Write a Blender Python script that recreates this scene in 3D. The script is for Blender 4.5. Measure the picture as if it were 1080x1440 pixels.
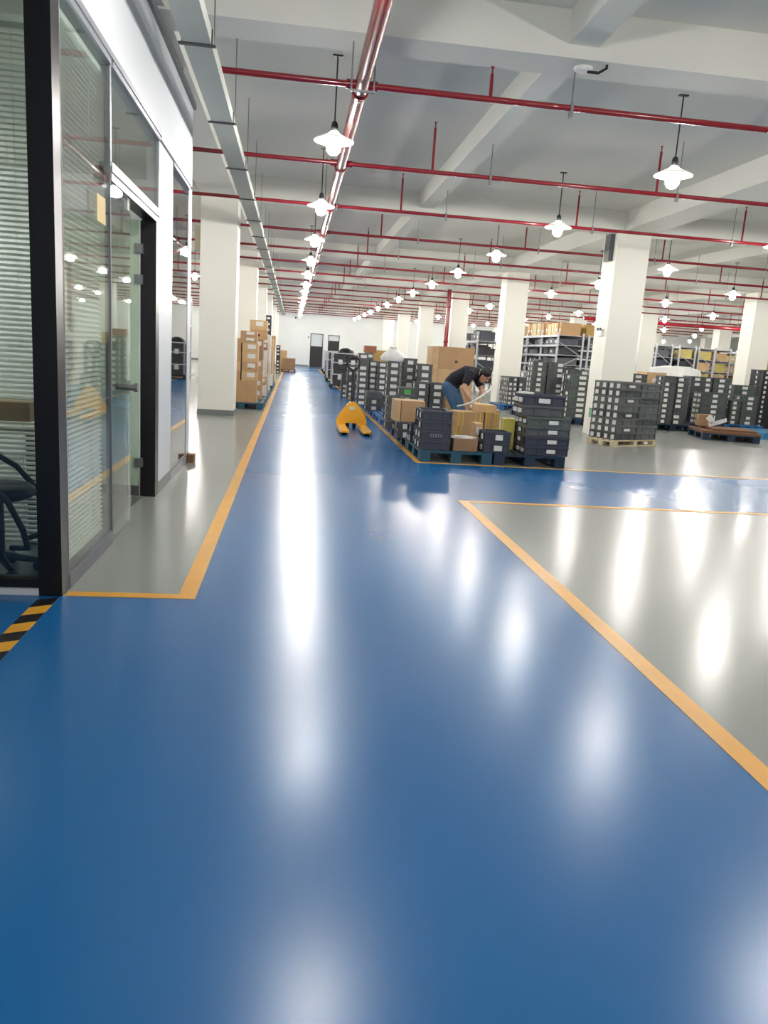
import bpy, math, random
from mathutils import Matrix, Vector
random.seed(7)
for o in list(bpy.data.objects): bpy.data.objects.remove(o)
scene = bpy.context.scene
C = scene.collection
R_ = math.radians
PI = math.pi

# ------------------------------------------------------------------ camera
H = 1.35                       # eye height (m)
F = 1080.0; CX, CY = 540.0, 720.0
VPX, VPY, SL = 413.0, 487.0, 0.067   # aisle vanishing point and horizon slope
fw = Vector((VPX-CX, VPY-CY, F)).normalized()
p2 = Vector((VPX-CX+100, VPY-CY+100*SL, F))
up = fw.cross(p2.normalized()).normalized()
if up.y > 0: up = -up
rt = fw.cross(up).normalized()
if rt.x < 0: rt = -rt
RW = Matrix((rt, fw, up))      # world = RW @ cam (x right, y down, z forward)
cam_d = bpy.data.cameras.new('camera'); cam = bpy.data.objects.new('camera', cam_d); C.objects.link(cam)
cam_d.sensor_fit = 'HORIZONTAL'; cam_d.sensor_width = 36.0; cam_d.lens = 36.0
cam_d.clip_start = 0.05; cam_d.clip_end = 300
ax = RW.col[0]; ay = -RW.col[1]; az = -RW.col[2]
m = Matrix.Identity(4)
for i in range(3):
    m[i][0] = ax[i]; m[i][1] = ay[i]; m[i][2] = az[i]
m[2][3] = H
cam.matrix_world = m
scene.camera = cam
def ray(x, y): return RW @ Vector((x-CX, y-CY, F))
def aty(x, y, Y):
    d = ray(x, y); t = Y/d.y
    return Vector((d.x*t, Y, H+d.z*t))
def atz(x, y, z=0.0):
    d = ray(x, y); t = (z-H)/d.z
    return Vector((d.x*t, d.y*t, z))

# ------------------------------------------------------------------ world, exposure
w = bpy.data.worlds.new('world'); scene.world = w; w.use_nodes = True
bg = w.node_tree.nodes['Background']; bg.inputs[0].default_value = (0.75, 0.82, 0.9, 1); bg.inputs[1].default_value = 0.25
scene.view_settings.view_transform = 'Standard'
scene.view_settings.look = 'None'
scene.view_settings.exposure = 0.0
scene.view_settings.gamma = 1.0
scene.view_settings.use_curve_mapping = False
LAMP_STRENGTH = 400.0

# ------------------------------------------------------------------ materials
def lin(c):
    return tuple(((v/255)/12.92 if v/255 <= 0.04045 else ((v/255+0.055)/1.055)**2.4) for v in c)
MATS = {}
def mat(name, rgb, rough=0.6, metal=0.0, var=0.0, scale=4.0, bump=0.0, bscale=60.0, spec=0.5, coat=0.0, stretch=None, emit=0.0, alpha=None):
    if name in MATS: return MATS[name]
    mt = bpy.data.materials.new(name); mt.use_nodes = True; MATS[name] = mt
    nt = mt.node_tree; b = nt.nodes['Principled BSDF']
    c = lin(rgb)
    b.inputs['Roughness'].default_value = rough; b.inputs['Metallic'].default_value = metal
    b.inputs['Specular IOR Level'].default_value = spec
    b.inputs['Coat Weight'].default_value = coat
    b.inputs['Base Color'].default_value = (*c, 1)
    tc = nt.nodes.new('ShaderNodeTexCoord'); mp = nt.nodes.new('ShaderNodeMapping')
    nt.links.new(tc.outputs['Object'], mp.inputs['Vector'])
    if stretch: mp.inputs['Scale'].default_value = stretch
    if var > 0:
        n = nt.nodes.new('ShaderNodeTexNoise'); n.inputs['Scale'].default_value = scale; n.inputs['Detail'].default_value = 4
        r = nt.nodes.new('ShaderNodeMapRange')
        r.inputs['From Min'].default_value = 0.3; r.inputs['From Max'].default_value = 0.7
        r.inputs['To Min'].default_value = 1-var; r.inputs['To Max'].default_value = 1+var
        mx = nt.nodes.new('ShaderNodeMix'); mx.data_type = 'RGBA'; mx.blend_type = 'MULTIPLY'; mx.inputs[0].default_value = 1
        mx.inputs[6].default_value = (*c, 1)
        nt.links.new(mp.outputs[0], n.inputs['Vector']); nt.links.new(n.outputs[0], r.inputs[0])
        nt.links.new(r.outputs[0], mx.inputs[7]); nt.links.new(mx.outputs[2], b.inputs['Base Color'])
    if bump > 0:
        n2 = nt.nodes.new('ShaderNodeTexNoise'); n2.inputs['Scale'].default_value = bscale; n2.inputs['Detail'].default_value = 3
        bp = nt.nodes.new('ShaderNodeBump'); bp.inputs['Strength'].default_value = bump; bp.inputs['Distance'].default_value = 0.01
        nt.links.new(mp.outputs[0], n2.inputs['Vector']); nt.links.new(n2.outputs[0], bp.inputs['Height']); nt.links.new(bp.outputs[0], b.inputs['Normal'])
    if emit > 0:
        b.inputs['Emission Color'].default_value = (1, 0.97, 0.92, 1); b.inputs['Emission Strength'].default_value = emit
    return mt
def glass_mat(name, tint, k=1.0, base=0.0):
    mt = bpy.data.materials.new(name); mt.use_nodes = True; MATS[name] = mt
    nt = mt.node_tree; nt.nodes.clear()
    out = nt.nodes.new('ShaderNodeOutputMaterial'); mix = nt.nodes.new('ShaderNodeMixShader')
    tr = nt.nodes.new('ShaderNodeBsdfTransparent'); tr.inputs[0].default_value = (*tint, 1)
    gl = nt.nodes.new('ShaderNodeBsdfGlossy'); gl.inputs['Roughness'].default_value = 0.02
    fr = nt.nodes.new('ShaderNodeFresnel'); fr.inputs[0].default_value = 1.5
    ma = nt.nodes.new('ShaderNodeMath'); ma.operation = 'MULTIPLY_ADD'; ma.inputs[1].default_value = k; ma.inputs[2].default_value = base; ma.use_clamp = True
    nt.links.new(fr.outputs[0], ma.inputs[0]); nt.links.new(ma.outputs[0], mix.inputs[0])
    nt.links.new(tr.outputs[0], mix.inputs[1]); nt.links.new(gl.outputs[0], mix.inputs[2]); nt.links.new(mix.outputs[0], out.inputs[0])
    return mt
def floor_mat(name, rgb, rough, var, bump):
    mt = mat(name, rgb, rough, var=var, scale=0.9, bump=bump, bscale=90, spec=0.52)
    nt = mt.node_tree; b = nt.nodes['Principled BSDF']
    n = nt.nodes.new('ShaderNodeTexNoise'); n.inputs['Scale'].default_value = 0.5; n.inputs['Detail'].default_value = 1
    r = nt.nodes.new('ShaderNodeMapRange'); r.inputs['To Min'].default_value = rough*0.8; r.inputs['To Max'].default_value = rough*1.2
    tc = nt.nodes.new('ShaderNodeTexCoord')
    nt.links.new(tc.outputs['Object'], n.inputs['Vector']); nt.links.new(n.outputs[0], r.inputs[0]); nt.links.new(r.outputs[0], b.inputs['Roughness'])
    return mt
M_BLUE = floor_mat('blue_epoxy', (22, 100, 160), 0.26, 0.0, 0.0)
M_GREY = floor_mat('grey_epoxy', (142, 146, 141), 0.24, 0.0, 0.0)
M_YEL = mat('yellow_tape', (222, 160, 46), 0.35, var=0.08, scale=3)
M_BLKT = mat('black_tape', (18, 18, 20), 0.4)
M_WALL = mat('white_paint', (226, 228, 226), 0.65, var=0.02, scale=1.2, bump=0.05, bscale=30)
M_COL = mat('column_paint', (238, 236, 226), 0.5, var=0.015, scale=1.5)
M_CEIL = mat('ceiling_paint', (222, 222, 215), 0.8, var=0.03, scale=0.6)
M_OFFW = mat('office_white_board', (208, 212, 216), 0.45)
M_SKIRT = mat('grey_skirting', (120, 124, 122), 0.4)
M_BLACK = mat('black_aluminium', (10, 10, 13), 0.35)
M_ALU = mat('silver_aluminium', (172, 174, 180), 0.35, metal=0.6)
M_DALU = mat('grey_aluminium', (92, 96, 98), 0.4, metal=0.4)
M_RED = mat('red_pipe_paint', (134, 20, 34), 0.25, var=0.05, scale=5, coat=0.3)
M_STEEL = mat('galvanised_steel', (130, 132, 134), 0.4, metal=0.7, var=0.06, scale=12)
M_DSTEEL = mat('dark_steel', (60, 62, 64), 0.45, metal=0.5)
M_TRAY = mat('tray_paint', (196, 200, 192), 0.5, var=0.03, scale=3)
M_SHADE = mat('white_enamel', (238, 238, 232), 0.35)
M_OPAL = mat('opal_acrylic', (244, 244, 240), 0.4)
_nt = M_OPAL.node_tree; _tl = _nt.nodes.new('ShaderNodeBsdfTranslucent'); _tl.inputs[0].default_value = (0.95, 0.95, 0.93, 1)
_mx = _nt.nodes.new('ShaderNodeMixShader'); _mx.inputs[0].default_value = 0.5
_nt.links.new(_nt.nodes['Principled BSDF'].outputs[0], _mx.inputs[1]); _nt.links.new(_tl.outputs[0], _mx.inputs[2])
_nt.links.new(_mx.outputs[0], _nt.nodes['Material Output'].inputs[0])
M_BULB = mat('lamp_glow', (255, 250, 240), 0.4, emit=LAMP_STRENGTH)
M_CRATE = mat('dark_grey_plastic', (84, 87, 89), 0.42, var=0.12, scale=5)
M_CRATEB = mat('slate_blue_plastic', (60, 63, 76), 0.4, var=0.12, scale=5)
M_CRATEG = mat('grey_green_plastic', (84, 94, 90), 0.42, var=0.12, scale=5)
M_CRATEL = mat('mid_grey_plastic', (104, 108, 108), 0.45, var=0.1, scale=5)
M_PAPER = mat('white_paper', (216, 216, 212), 0.7, var=0.05, scale=20)
M_GPAPER = mat('green_card', (60, 170, 60), 0.6)
M_PRINT = mat('dark_print', (70, 50, 36), 0.7)
M_BPLAS = mat('blue_plastic', (44, 104, 164), 0.4, var=0.1, scale=4)
M_NPLAS = mat('navy_plastic', (22, 44, 66), 0.4, var=0.1, scale=4)
M_TPLAS = mat('teal_plastic', (28, 76, 96), 0.4, var=0.1, scale=4)
M_CARD = mat('brown_cardboard', (182, 146, 106), 0.75, var=0.07, scale=6)
M_CARD2 = mat('tan_cardboard', (200, 166, 124), 0.75, var=0.07, scale=6)
M_CARD3 = mat('dull_cardboard', (150, 118, 88), 0.78, var=0.08, scale=6)
M_TAPE = mat('packing_tape', (206, 176, 128), 0.3)
M_STRAP = mat('yellow_strap', (214, 186, 70), 0.4)
M_WRAP = mat('white_stretch_wrap', (214, 214, 212), 0.3, var=0.08, scale=12, bump=0.5, bscale=25)
M_WOOD = mat('pale_pallet_wood', (206, 192, 160), 0.75, var=0.1, scale=6, stretch=(1, 8, 8))
M_BWOOD = mat('brown_pallet_wood', (112, 76, 50), 0.75, var=0.15, scale=6, stretch=(1, 8, 8))
M_JACK = mat('yellow_enamel', (244, 176, 28), 0.3, var=0.04, scale=6, coat=0.3)
M_RUB = mat('black_rubber', (20, 20, 22), 0.5)
M_RACK = mat('pale_grey_steel', (186, 188, 196), 0.4, metal=0.1)
M_DARKBOX = mat('dark_bin_plastic', (46, 48, 52), 0.5, var=0.15, scale=4)
M_YBOX = mat('yellow_bin_plastic', (190, 174, 100), 0.5, var=0.1, scale=5)
M_SKIN = mat('skin', (196, 150, 122), 0.5, var=0.04, scale=30)
M_SHIRT = mat('navy_cotton', (26, 26, 38), 0.85, var=0.1, scale=20)
M_JEANS = mat('blue_denim', (70, 104, 138), 0.85, var=0.12, scale=25)
M_HAIR = mat('black_hair', (14, 12, 12), 0.5)
M_SHOE = mat('dark_shoe', (30, 30, 34), 0.6)
M_SLAT = mat('blind_slat', (226, 232, 226), 0.4)
M_GREEN = mat('exit_green', (20, 160, 90), 0.4)
M_DESK = mat('desk_laminate', (150, 146, 138), 0.5)
M_PANEL = mat('beige_metal_box', (176, 168, 144), 0.5)
M_GLASS = glass_mat('window_glass', (0.96, 0.985, 0.965), 0.5, 0.01)
M_GLASSD = glass_mat('door_glass', (0.93, 0.97, 0.94), 0.7, 0.01)
M_FROST = mat('frosted_green_glass', (196, 214, 196), 0.2)
_nt = M_FROST.node_tree; _tl = _nt.nodes.new('ShaderNodeBsdfTranslucent'); _tl.inputs[0].default_value = (0.62, 0.72, 0.6, 1)
_mx = _nt.nodes.new('ShaderNodeMixShader'); _mx.inputs[0].default_value = 0.4
_nt.links.new(_nt.nodes['Principled BSDF'].outputs[0], _mx.inputs[1]); _nt.links.new(_tl.outputs[0], _mx.inputs[2])
_nt.links.new(_mx.outputs[0], _nt.nodes['Material Output'].inputs[0])
M_FOFF = mat('office_floor_tile', (96, 100, 98), 0.4)

# ------------------------------------------------------------------ mesh helpers
class MB:
    def __init__(s): s.v = []; s.f = []; s.mi = []; s.sm = []
    def add(s, vs, fs, mi=0, smooth=False):
        n = len(s.v); s.v += [tuple(v) for v in vs]; s.f += [tuple(i+n for i in f) for f in fs]
        s.mi += [mi]*len(fs); s.sm += [smooth]*len(fs); return s
    def box(s, x0, x1, y0, y1, z0, z1, mi=0, M=None):
        vs = [Vector((x, y, z)) for z in (z0, z1) for y in (y0, y1) for x in (x0, x1)]
        if M is not None: vs = [M @ v for v in vs]
        return s.add(vs, [(0,2,3,1),(4,5,7,6),(0,1,5,4),(2,6,7,3),(0,4,6,2),(1,3,7,5)], mi)
    def cyl(s, a, b, r, n=10, r2=None, mi=0, cap=True):
        a = Vector(a); b = Vector(b); r2 = r if r2 is None else r2
        d = (b-a).normalized(); u = d.orthogonal().normalized(); w_ = d.cross(u)
        vs = []
        for p, q in ((a, r), (b, r2)):
            vs += [p+u*(q*math.cos(2*PI*i/n))+w_*(q*math.sin(2*PI*i/n)) for i in range(n)]
        s.add(vs, [(i, (i+1) % n, n+(i+1) % n, n+i) for i in range(n)], mi, True)
        if cap: s.add(vs, [tuple(range(n-1, -1, -1)), tuple(range(n, 2*n))], mi)
        return s
    def tube(s, pts, r, n=8, mi=0):
        pts = [Vector(p) for p in pts]; rings = []
        for k, p in enumerate(pts):
            d = (pts[min(k+1, len(pts)-1)]-pts[max(k-1, 0)]).normalized()
            if k == 0: u = d.orthogonal().normalized()
            else: u = (u-d*u.dot(d)).normalized()
            w_ = d.cross(u); rr = r[k] if isinstance(r, (list, tuple)) else r
            rings += [p+u*(rr*math.cos(2*PI*i/n))+w_*(rr*math.sin(2*PI*i/n)) for i in range(n)]
        fs = [(k*n+i, k*n+(i+1) % n, (k+1)*n+(i+1) % n, (k+1)*n+i) for k in range(len(pts)-1) for i in range(n)]
        s.add(rings, fs, mi, True)
        s.add(rings, [tuple(range(n-1, -1, -1)), tuple(range(len(rings)-n, len(rings)))], mi)
        return s
    def lathe(s, prof, n=16, mi=0, c=(0, 0, 0)):
        vs = [(c[0]+r*math.cos(2*PI*i/n), c[1]+r*math.sin(2*PI*i/n), c[2]+z) for r, z in prof for i in range(n)]
        s.add(vs, [(k*n+i, k*n+(i+1) % n, (k+1)*n+(i+1) % n, (k+1)*n+i) for k in range(len(prof)-1) for i in range(n)], mi, True)
        return s
    def prism(s, poly, y0, y1, mi=0, M=None):      # poly in XZ, extruded along Y
        n = len(poly); vs = [Vector((x, y0, z)) for x, z in poly]+[Vector((x, y1, z)) for x, z in poly]
        if M is not None: vs = [M @ v for v in vs]
        return s.add(vs, [tuple(range(n)), tuple(range(2*n-1, n-1, -1))]+[(i, n+i, n+(i+1) % n, (i+1) % n) for i in range(n)], mi)
    def mesh(s, name, mats):
        me = bpy.data.meshes.new(name); me.from_pydata(s.v, [], s.f)
        for m_ in (mats if isinstance(mats, (list, tuple)) else [mats]): me.materials.append(m_)
        me.polygons.foreach_set('material_index', s.mi); me.polygons.foreach_set('use_smooth', s.sm)
        me.update(); return me
    def build(s, name, mats, parent=None, loc=None): return ob(name, s.mesh(name, mats), parent, loc)
def ob(name, data, parent=None, loc=None, rz=None):
    o = bpy.data.objects.new(name, data); C.objects.link(o)
    if parent is not None: o.parent = parent
    if loc is not None: o.location = loc
    if rz is not None: o.rotation_euler = (0, 0, rz)
    return o
def tag(o, label, cat, group=None):
    o['label'] = label; o['category'] = cat
    if group: o['group'] = group
    return o
def empty(name, label, cat, loc=(0, 0, 0), rz=0, group=None):
    o = ob(name, None, None, loc, rz); o.empty_display_size = 0.1
    return tag(o, label, cat, group)
def struct(o): o['kind'] = 'structure'; return o
def bx(name, x0, x1, y0, y1, z0, z1, mt, parent=None): return MB().box(x0, x1, y0, y1, z0, z1).build(name, mt, parent)
def copy_tree(o, parent=None):
    c = o.copy(); C.objects.link(c); c.parent = parent
    for ch in [k for k in o.children]: copy_tree(ch, c)
    return c
ORD = ['bottom', 'second', 'third', 'fourth', 'fifth', 'sixth', 'seventh', 'eighth', 'ninth', 'tenth', 'eleventh', 'twelfth', 'thirteenth', 'fourteenth', 'fifteenth', 'sixteenth', 'seventeenth', 'eighteenth']
NTH = ['first']+ORD[1:]

# ------------------------------------------------------------------ shell
XL, XR, YB, YF, ZS, ZB = -9.5, 36.0, -9.0, 55.7, 4.2, 3.84
struct(bx('floor', XL, XR, YB, YF, -0.2, 0.0, M_GREY))
AL, AR = -0.466, 1.63
fp = MB()
def quad(b, x0, x1, y0, y1, z): b.box(x0, x1, y0, y1, 0.0, z)
quad(fp, AL, AR, 3.98, YF-0.01, 0.0015); quad(fp, -6.0, AR, YB+0.01, 3.98, 0.0015); quad(fp, AR, XR-0.01, 7.14, 9.6, 0.0015)
struct(fp.build('floor_aisle', M_BLUE))
ce = struct(bx('ceiling', XL, XR, YB, YF, ZS, ZS+0.2, M_CEIL))
struct(bx('wall_left', XL-0.2, XL, YB, YF, 0, ZS, M_WALL))
struct(bx('wall_right', XR, XR+0.2, YB, YF, 0, ZS, M_WALL))
struct(bx('wall_back', XL, XR, YB-0.2, YB, 0, ZS, M_WALL))
wf = MB()
wf.box(XL, 1.15, YF, YF+0.2, 0, ZS); wf.box(2.05, 2.4, YF, YF+0.2, 0, ZS); wf.box(3.2, XR, YF, YF+0.2, 0, ZS)
wf.box(1.15, 2.05, YF, YF+0.2, 2.33, ZS); wf.box(2.4, 3.2, YF, YF+0.2, 2.3, ZS)
struct(wf.build('wall_far', M_WALL))
struct(bx('baseboard_far', XL, 1.1, YF-0.02, YF, 0, 0.12, M_SKIRT))
GX = [-9.1, -1.4, 6.325, 14.025, 21.725, 29.425]      # column lines (centres)
GY = [15.0+7.7*k for k in range(-3, 6)]
CW = 0.325
for y in GY:                                         # transverse beams
    bx('beam', XL, XR, y-0.5, y-0.08, ZB, ZS, M_CEIL, ce)
for gx in GX:
    for i in range(len(GY)):
        y0 = GY[i]-0.08; y1 = GY[i+1]-0.5 if i+1 < len(GY) else YF
        bx('beam', gx-0.3, gx+0.3, y0, y1, ZB+0.02, ZS, M_CEIL, ce)
    bx('beam', gx-0.3, gx+0.3, YB, GY[0]-0.5, ZB+0.02, ZS, M_CEIL, ce) if GY[0]-0.5 > YB else None
for gx in (-5.5, 2.28, 10.0, 17.7):                  # secondary beams at mid bay
    for i in range(len(GY)):
        y0 = GY[i]-0.08; y1 = GY[i+1]-0.5 if i+1 < len(GY) else YF
        bx('beam', gx-0.13, gx+0.13, y0, y1, ZB+0.1, ZS, M_CEIL, ce)

# ------------------------------------------------------------------ columns
col_desc = {(1, 0): 'white square column beside the brown carton stack, with grey skirting',
            (2, 0): 'white square column with a green exit sign, behind the crate block',
            (2, 1): 'white square column behind the stooping person', (3, 1): 'white square column behind the dark crate rows and brown pallet'}
cm = MB().box(-CW, CW, -CW, CW, 0, ZB).mesh('shaft', M_COL)
sk = MB()
for (x0, x1, y0, y1) in ((-CW-.012, CW+.012, -CW-.012, -CW), (-CW-.012, CW+.012, CW, CW+.012), (-CW-.012, -CW, -CW, CW), (CW, CW+.012, -CW, CW)):
    sk.box(x0, x1, y0, y1, 0, 0.1)
skm = sk.mesh('skirting', M_SKIRT)
for i, gx in enumerate(GX):
    for j, y in enumerate(GY):
        if gx < -2 and j < 5: continue
        if gx > 7 and gx > 0.75*y+1: continue
        if y < 10 and gx > -2: continue
        d = col_desc.get((i, j-3))
        side = 'left of the blue aisle' if i < 2 else 'among the storage rows'
        c = empty('column', d or ('plain white square concrete column in the row ' + side), 'column', (gx, y, 0), 0, None if d else 'white columns ' + side)
        ob('shaft', cm, c)
        if i < 2: ob('skirting', skm, c)

# ------------------------------------------------------------------ floor markings
def line(x0, x1, y0, y1, label, mt=M_YEL):
    return tag(MB().box(x0, x1, y0, y1, 0.0015, 0.003).build('floor_line', mt), label, 'floor line')
line(-0.56, AL, 3.985, YF-0.3, 'long yellow floor line along the carton side of the blue aisle')
line(-1.13, -0.56, 3.985, 4.06, 'short yellow floor line from the office corner post to the aisle')
line(AR, AR+0.095, YB+0.1, 7.06, 'yellow floor line between blue aisle and open grey floor')
line(AR, 20, 7.06, 7.14, 'yellow floor line between open grey floor and blue cross aisle')
line(1.6, 1.68, 9.68, YF-6, 'yellow floor line running beside the row of blue pallets')
line(1.6, 20, 9.6, 9.68, 'yellow floor line in front of the first blue pallets')
hz = empty('hazard_tape', 'black and yellow striped hazard tape running from the black office post', 'floor tape')
tw, sl, st = 0.095, 0.12, 0.07
y = 3.96; k = 0
while y > -1.5:
    b = MB(); x0, x1 = -1.245, -1.15
    vs = [(x0, y-0.05, 0.0015), (x1, y, 0.0015), (x1, y-sl, 0.0015), (x0, y-sl-0.05, 0.0015)]
    vs += [(a, b_, 0.003) for a, b_, _ in vs]
    b.add(vs, [(0,1,2,3)[::-1], (4,5,6,7)[::-1][::-1], (0,4,5,1)[::-1], (1,5,6,2)[::-1], (2,6,7,3)[::-1], (3,7,4,0)[::-1]])
    b.build('stripe', M_BLKT if k % 2 == 0 else M_YEL, hz); y -= sl; k += 1

# ------------------------------------------------------------------ office box (left)
WX, WT = -1.14, 0.1
OY0, OY1, OZ, OXB = 3.98, 8.9, 3.7, -5.6
b = MB()
b.box(WX-WT, WX, 6.85, 7.55, 0.1, 2.9); b.box(WX-WT, WX, 8.68, OY1, 0.1, 2.9); b.box(WX-WT, WX, OY0+0.12, OY1, 2.93, OZ)
struct(b.build('wall_office_side', M_OFFW))
struct(bx('wall_office_front', OXB, WX, OY0, OY0+0.12, 2.93, OZ, M_OFFW))
struct(bx('wall_office_end', OXB, WX-WT, OY1-0.1, OY1, 0, OZ, M_OFFW))
struct(bx('wall_office_back', OXB-0.1, OXB, OY0, OY1, 0, OZ, M_OFFW))
struct(bx('ceiling_office', OXB, WX-WT, OY0+0.12, OY1-0.1, 2.95, 3.05, M_CEIL))
struct(bx('trim_1', OXB, WX+0.03, OY0-0.03, OY1+0.03, OZ, OZ+0.06, M_DALU))
struct(bx('baseboard_office', WX-WT, WX+0.004, 6.85, OY1, 0, 0.1, M_SKIRT))
struct(bx('floor_office', OXB, WX-WT, OY0+0.12, OY1-0.1, 0.0, 0.004, M_FOFF))
struct(bx('trim_2', WX-0.115, WX, OY0-0.005, OY0+0.12, 0, 2.93, M_BLACK))          # corner post
w1 = struct(ob('window_1', None))                    # front window
bx('bottom_frame', OXB, WX-0.115, OY0+0.02, OY0+0.1, 0.035, 0.08, M_BLACK, w1)
bx('top_frame', OXB, WX-0.115, OY0+0.02, OY0+0.1, 2.88, 2.93, M_BLACK, w1)
bx('sill', OXB, WX-0.115, OY0, OY0+0.12, 0, 0.035, M_OFFW, w1)
bx('mullion', -3.2, -3.14, OY0+0.02, OY0+0.1, 0.08, 2.88, M_BLACK, w1)
M_GLASSF = glass_mat('grey_window_glass', (0.82, 0.86, 0.83), 1.0, 0.03)
bx('pane', -3.14, WX-0.115, OY0+0.05, OY0+0.058, 0.08, 2.88, M_GLASSF, w1)
bx('pane', OXB, -3.2, OY0+0.05, OY0+0.058, 0.08, 2.88, M_GLASSF, w1)
def side_window(name, y0, y1, z0, z1, fr, fz=0.03, bot=0.08, glass=M_GLASS):
    w_ = struct(ob(name, None))
    bx('jamb', WX-0.035, WX+0.001, y0, y0+fz, z0, z1, fr, w_); bx('jamb', WX-0.035, WX+0.001, y1-fz, y1, z0, z1, fr, w_)
    bx('bottom_frame', WX-0.07, WX+0.006, y0+fz, y1-fz, z0, z0+bot, fr, w_); bx('top_frame', WX-0.07, WX+0.012, y0+fz, y1-fz, z1-0.035, z1, M_ALU, w_)
    bx('pane', WX-0.01, WX-0.004, y0+fz, y1-fz, z0+bot, z1-0.035, glass, w_)
    return w_
side_window('window_2', OY0+0.12, 5.13, 0.0, 2.93, mat('grey_frame_paint', (112, 114, 120), 0.6), 0.014)
side_window('window_3', 5.13, 6.85, 2.34, 2.93, M_ALU, 0.025, 0.03)
side_window('window_4', 7.55, 8.68, 0.0, 2.9, M_ALU, 0.025, 0.08, glass_mat('dark_window_glass', (0.5, 0.54, 0.56), 1.5, 0.06))
struct(bx('trim_3', WX-0.02, WX+0.02, OY0+0.12, 6.87, 2.93, 2.965, M_ALU))
d1 = struct(ob('door_1', None))                      # double glass door
bx('head_frame', WX-0.1, WX+0.004, 5.13, 6.85, 2.26, 2.34, M_BLACK, d1)
bx('head_trim', WX-0.02, WX+0.012, 5.13, 6.85, 2.31, 2.345, M_ALU, d1)
bx('jamb', WX-0.12, WX+0.004, 6.70, 6.85, 0, 2.26, M_BLACK, d1)
l1 = bx('leaf', WX-0.014, WX-0.004, 5.135, 5.74, 0.012, 2.255, M_GLASSD, d1)
MB().cyl((WX-0.10, 5.68, 0.99), (WX+0.03, 5.68, 0.99), 0.022, 12).cyl((WX+0.03, 5.68, 0.99), (WX+0.055, 5.68, 0.99), 0.032, 12).build('knob', M_STEEL, l1)
bx('patch_fitting', WX-0.045, WX-0.013, 5.66, 5.74, 2.18, 2.255, M_STEEL, l1)
l2 = bx('leaf', -2.1, -1.27, 6.672, 6.684, 0.012, 2.255, M_FROST, d1)
bx('bottom_rail', -2.1, -1.27, 6.665, 6.691, 0.012, 0.1, M_DALU, l2)
for z in (0.26, 1.76, 2.0):
    bx('hinge', -1.3, -1.235, 6.655, 6.70, z, z+0.075, M_STEEL, l2)
# blinds
def blind(name, label, along, a0, a1, fixed, z0, z1):
    e = empty(name, label, 'blind')
    L = a1-a0; half = 0.0125; pitch = 0.029; ang = R_(38)
    dz, dd = half*math.sin(ang), half*math.cos(ang)
    b = MB()
    if along == 'x':
        vs = [(a0, fixed-dd, -dz), (a1, fixed-dd, -dz), (a1, fixed, 0.002), (a0, fixed, 0.002), (a0, fixed+dd, dz), (a1, fixed+dd, dz)]
    else:
        vs = [(fixed+dd, a0, -dz), (fixed+dd, a1, -dz), (fixed, a1, 0.002), (fixed, a0, 0.002), (fixed-dd, a0, dz), (fixed-dd, a1, dz)]
    vs += [(x, y_, z-0.0012) for x, y_, z in vs]
    b.add(vs, [(0,1,2,3), (3,2,5,4), (9,8,7,6), (10,11,8,9), (0,6,7,1), (4,5,11,10)])
    me = b.mesh('slat', M_SLAT); z = z0
    while z < z1-0.03:
        ob('slat', me, e, (0, 0, z)); z += pitch
    if along == 'x':
        bx('headrail', a0, a1, fixed-0.02, fixed+0.02, z1-0.03, z1, M_SLAT, e)
        for q in (a0+0.2, a1-0.2): MB().cyl((q, fixed, z0), (q, fixed, z1-0.03), 0.0015, 5).build('cord', M_PAPER, e)
    else:
        bx('headrail', fixed-0.02, fixed+0.02, a0, a1, z1-0.03, z1, M_SLAT, e)
        for q in (a0+0.2, a1-0.2): MB().cyl((fixed, q, z0), (fixed, q, z1-0.03), 0.0015, 5).build('cord', M_PAPER, e)
blind('venetian_blind', 'grey venetian blind behind the office window that faces the blue entry floor', 'x', -3.1, WX-0.19, 4.64, 0.12, 2.9)
blind('venetian_blind', 'grey venetian blind behind the tall pane beside the glass door', 'y', OY0+0.16, 5.05, WX-0.055, 0.12, 2.86)
tag(MB().box(WX-0.004, WX-0.002, 4.80, 5.0, 1.98, 2.13).build('paper_notice', mat('tan_paper', (206, 184, 130), 0.7)), 'tan paper notice stuck on the tall office pane', 'notice')
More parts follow.
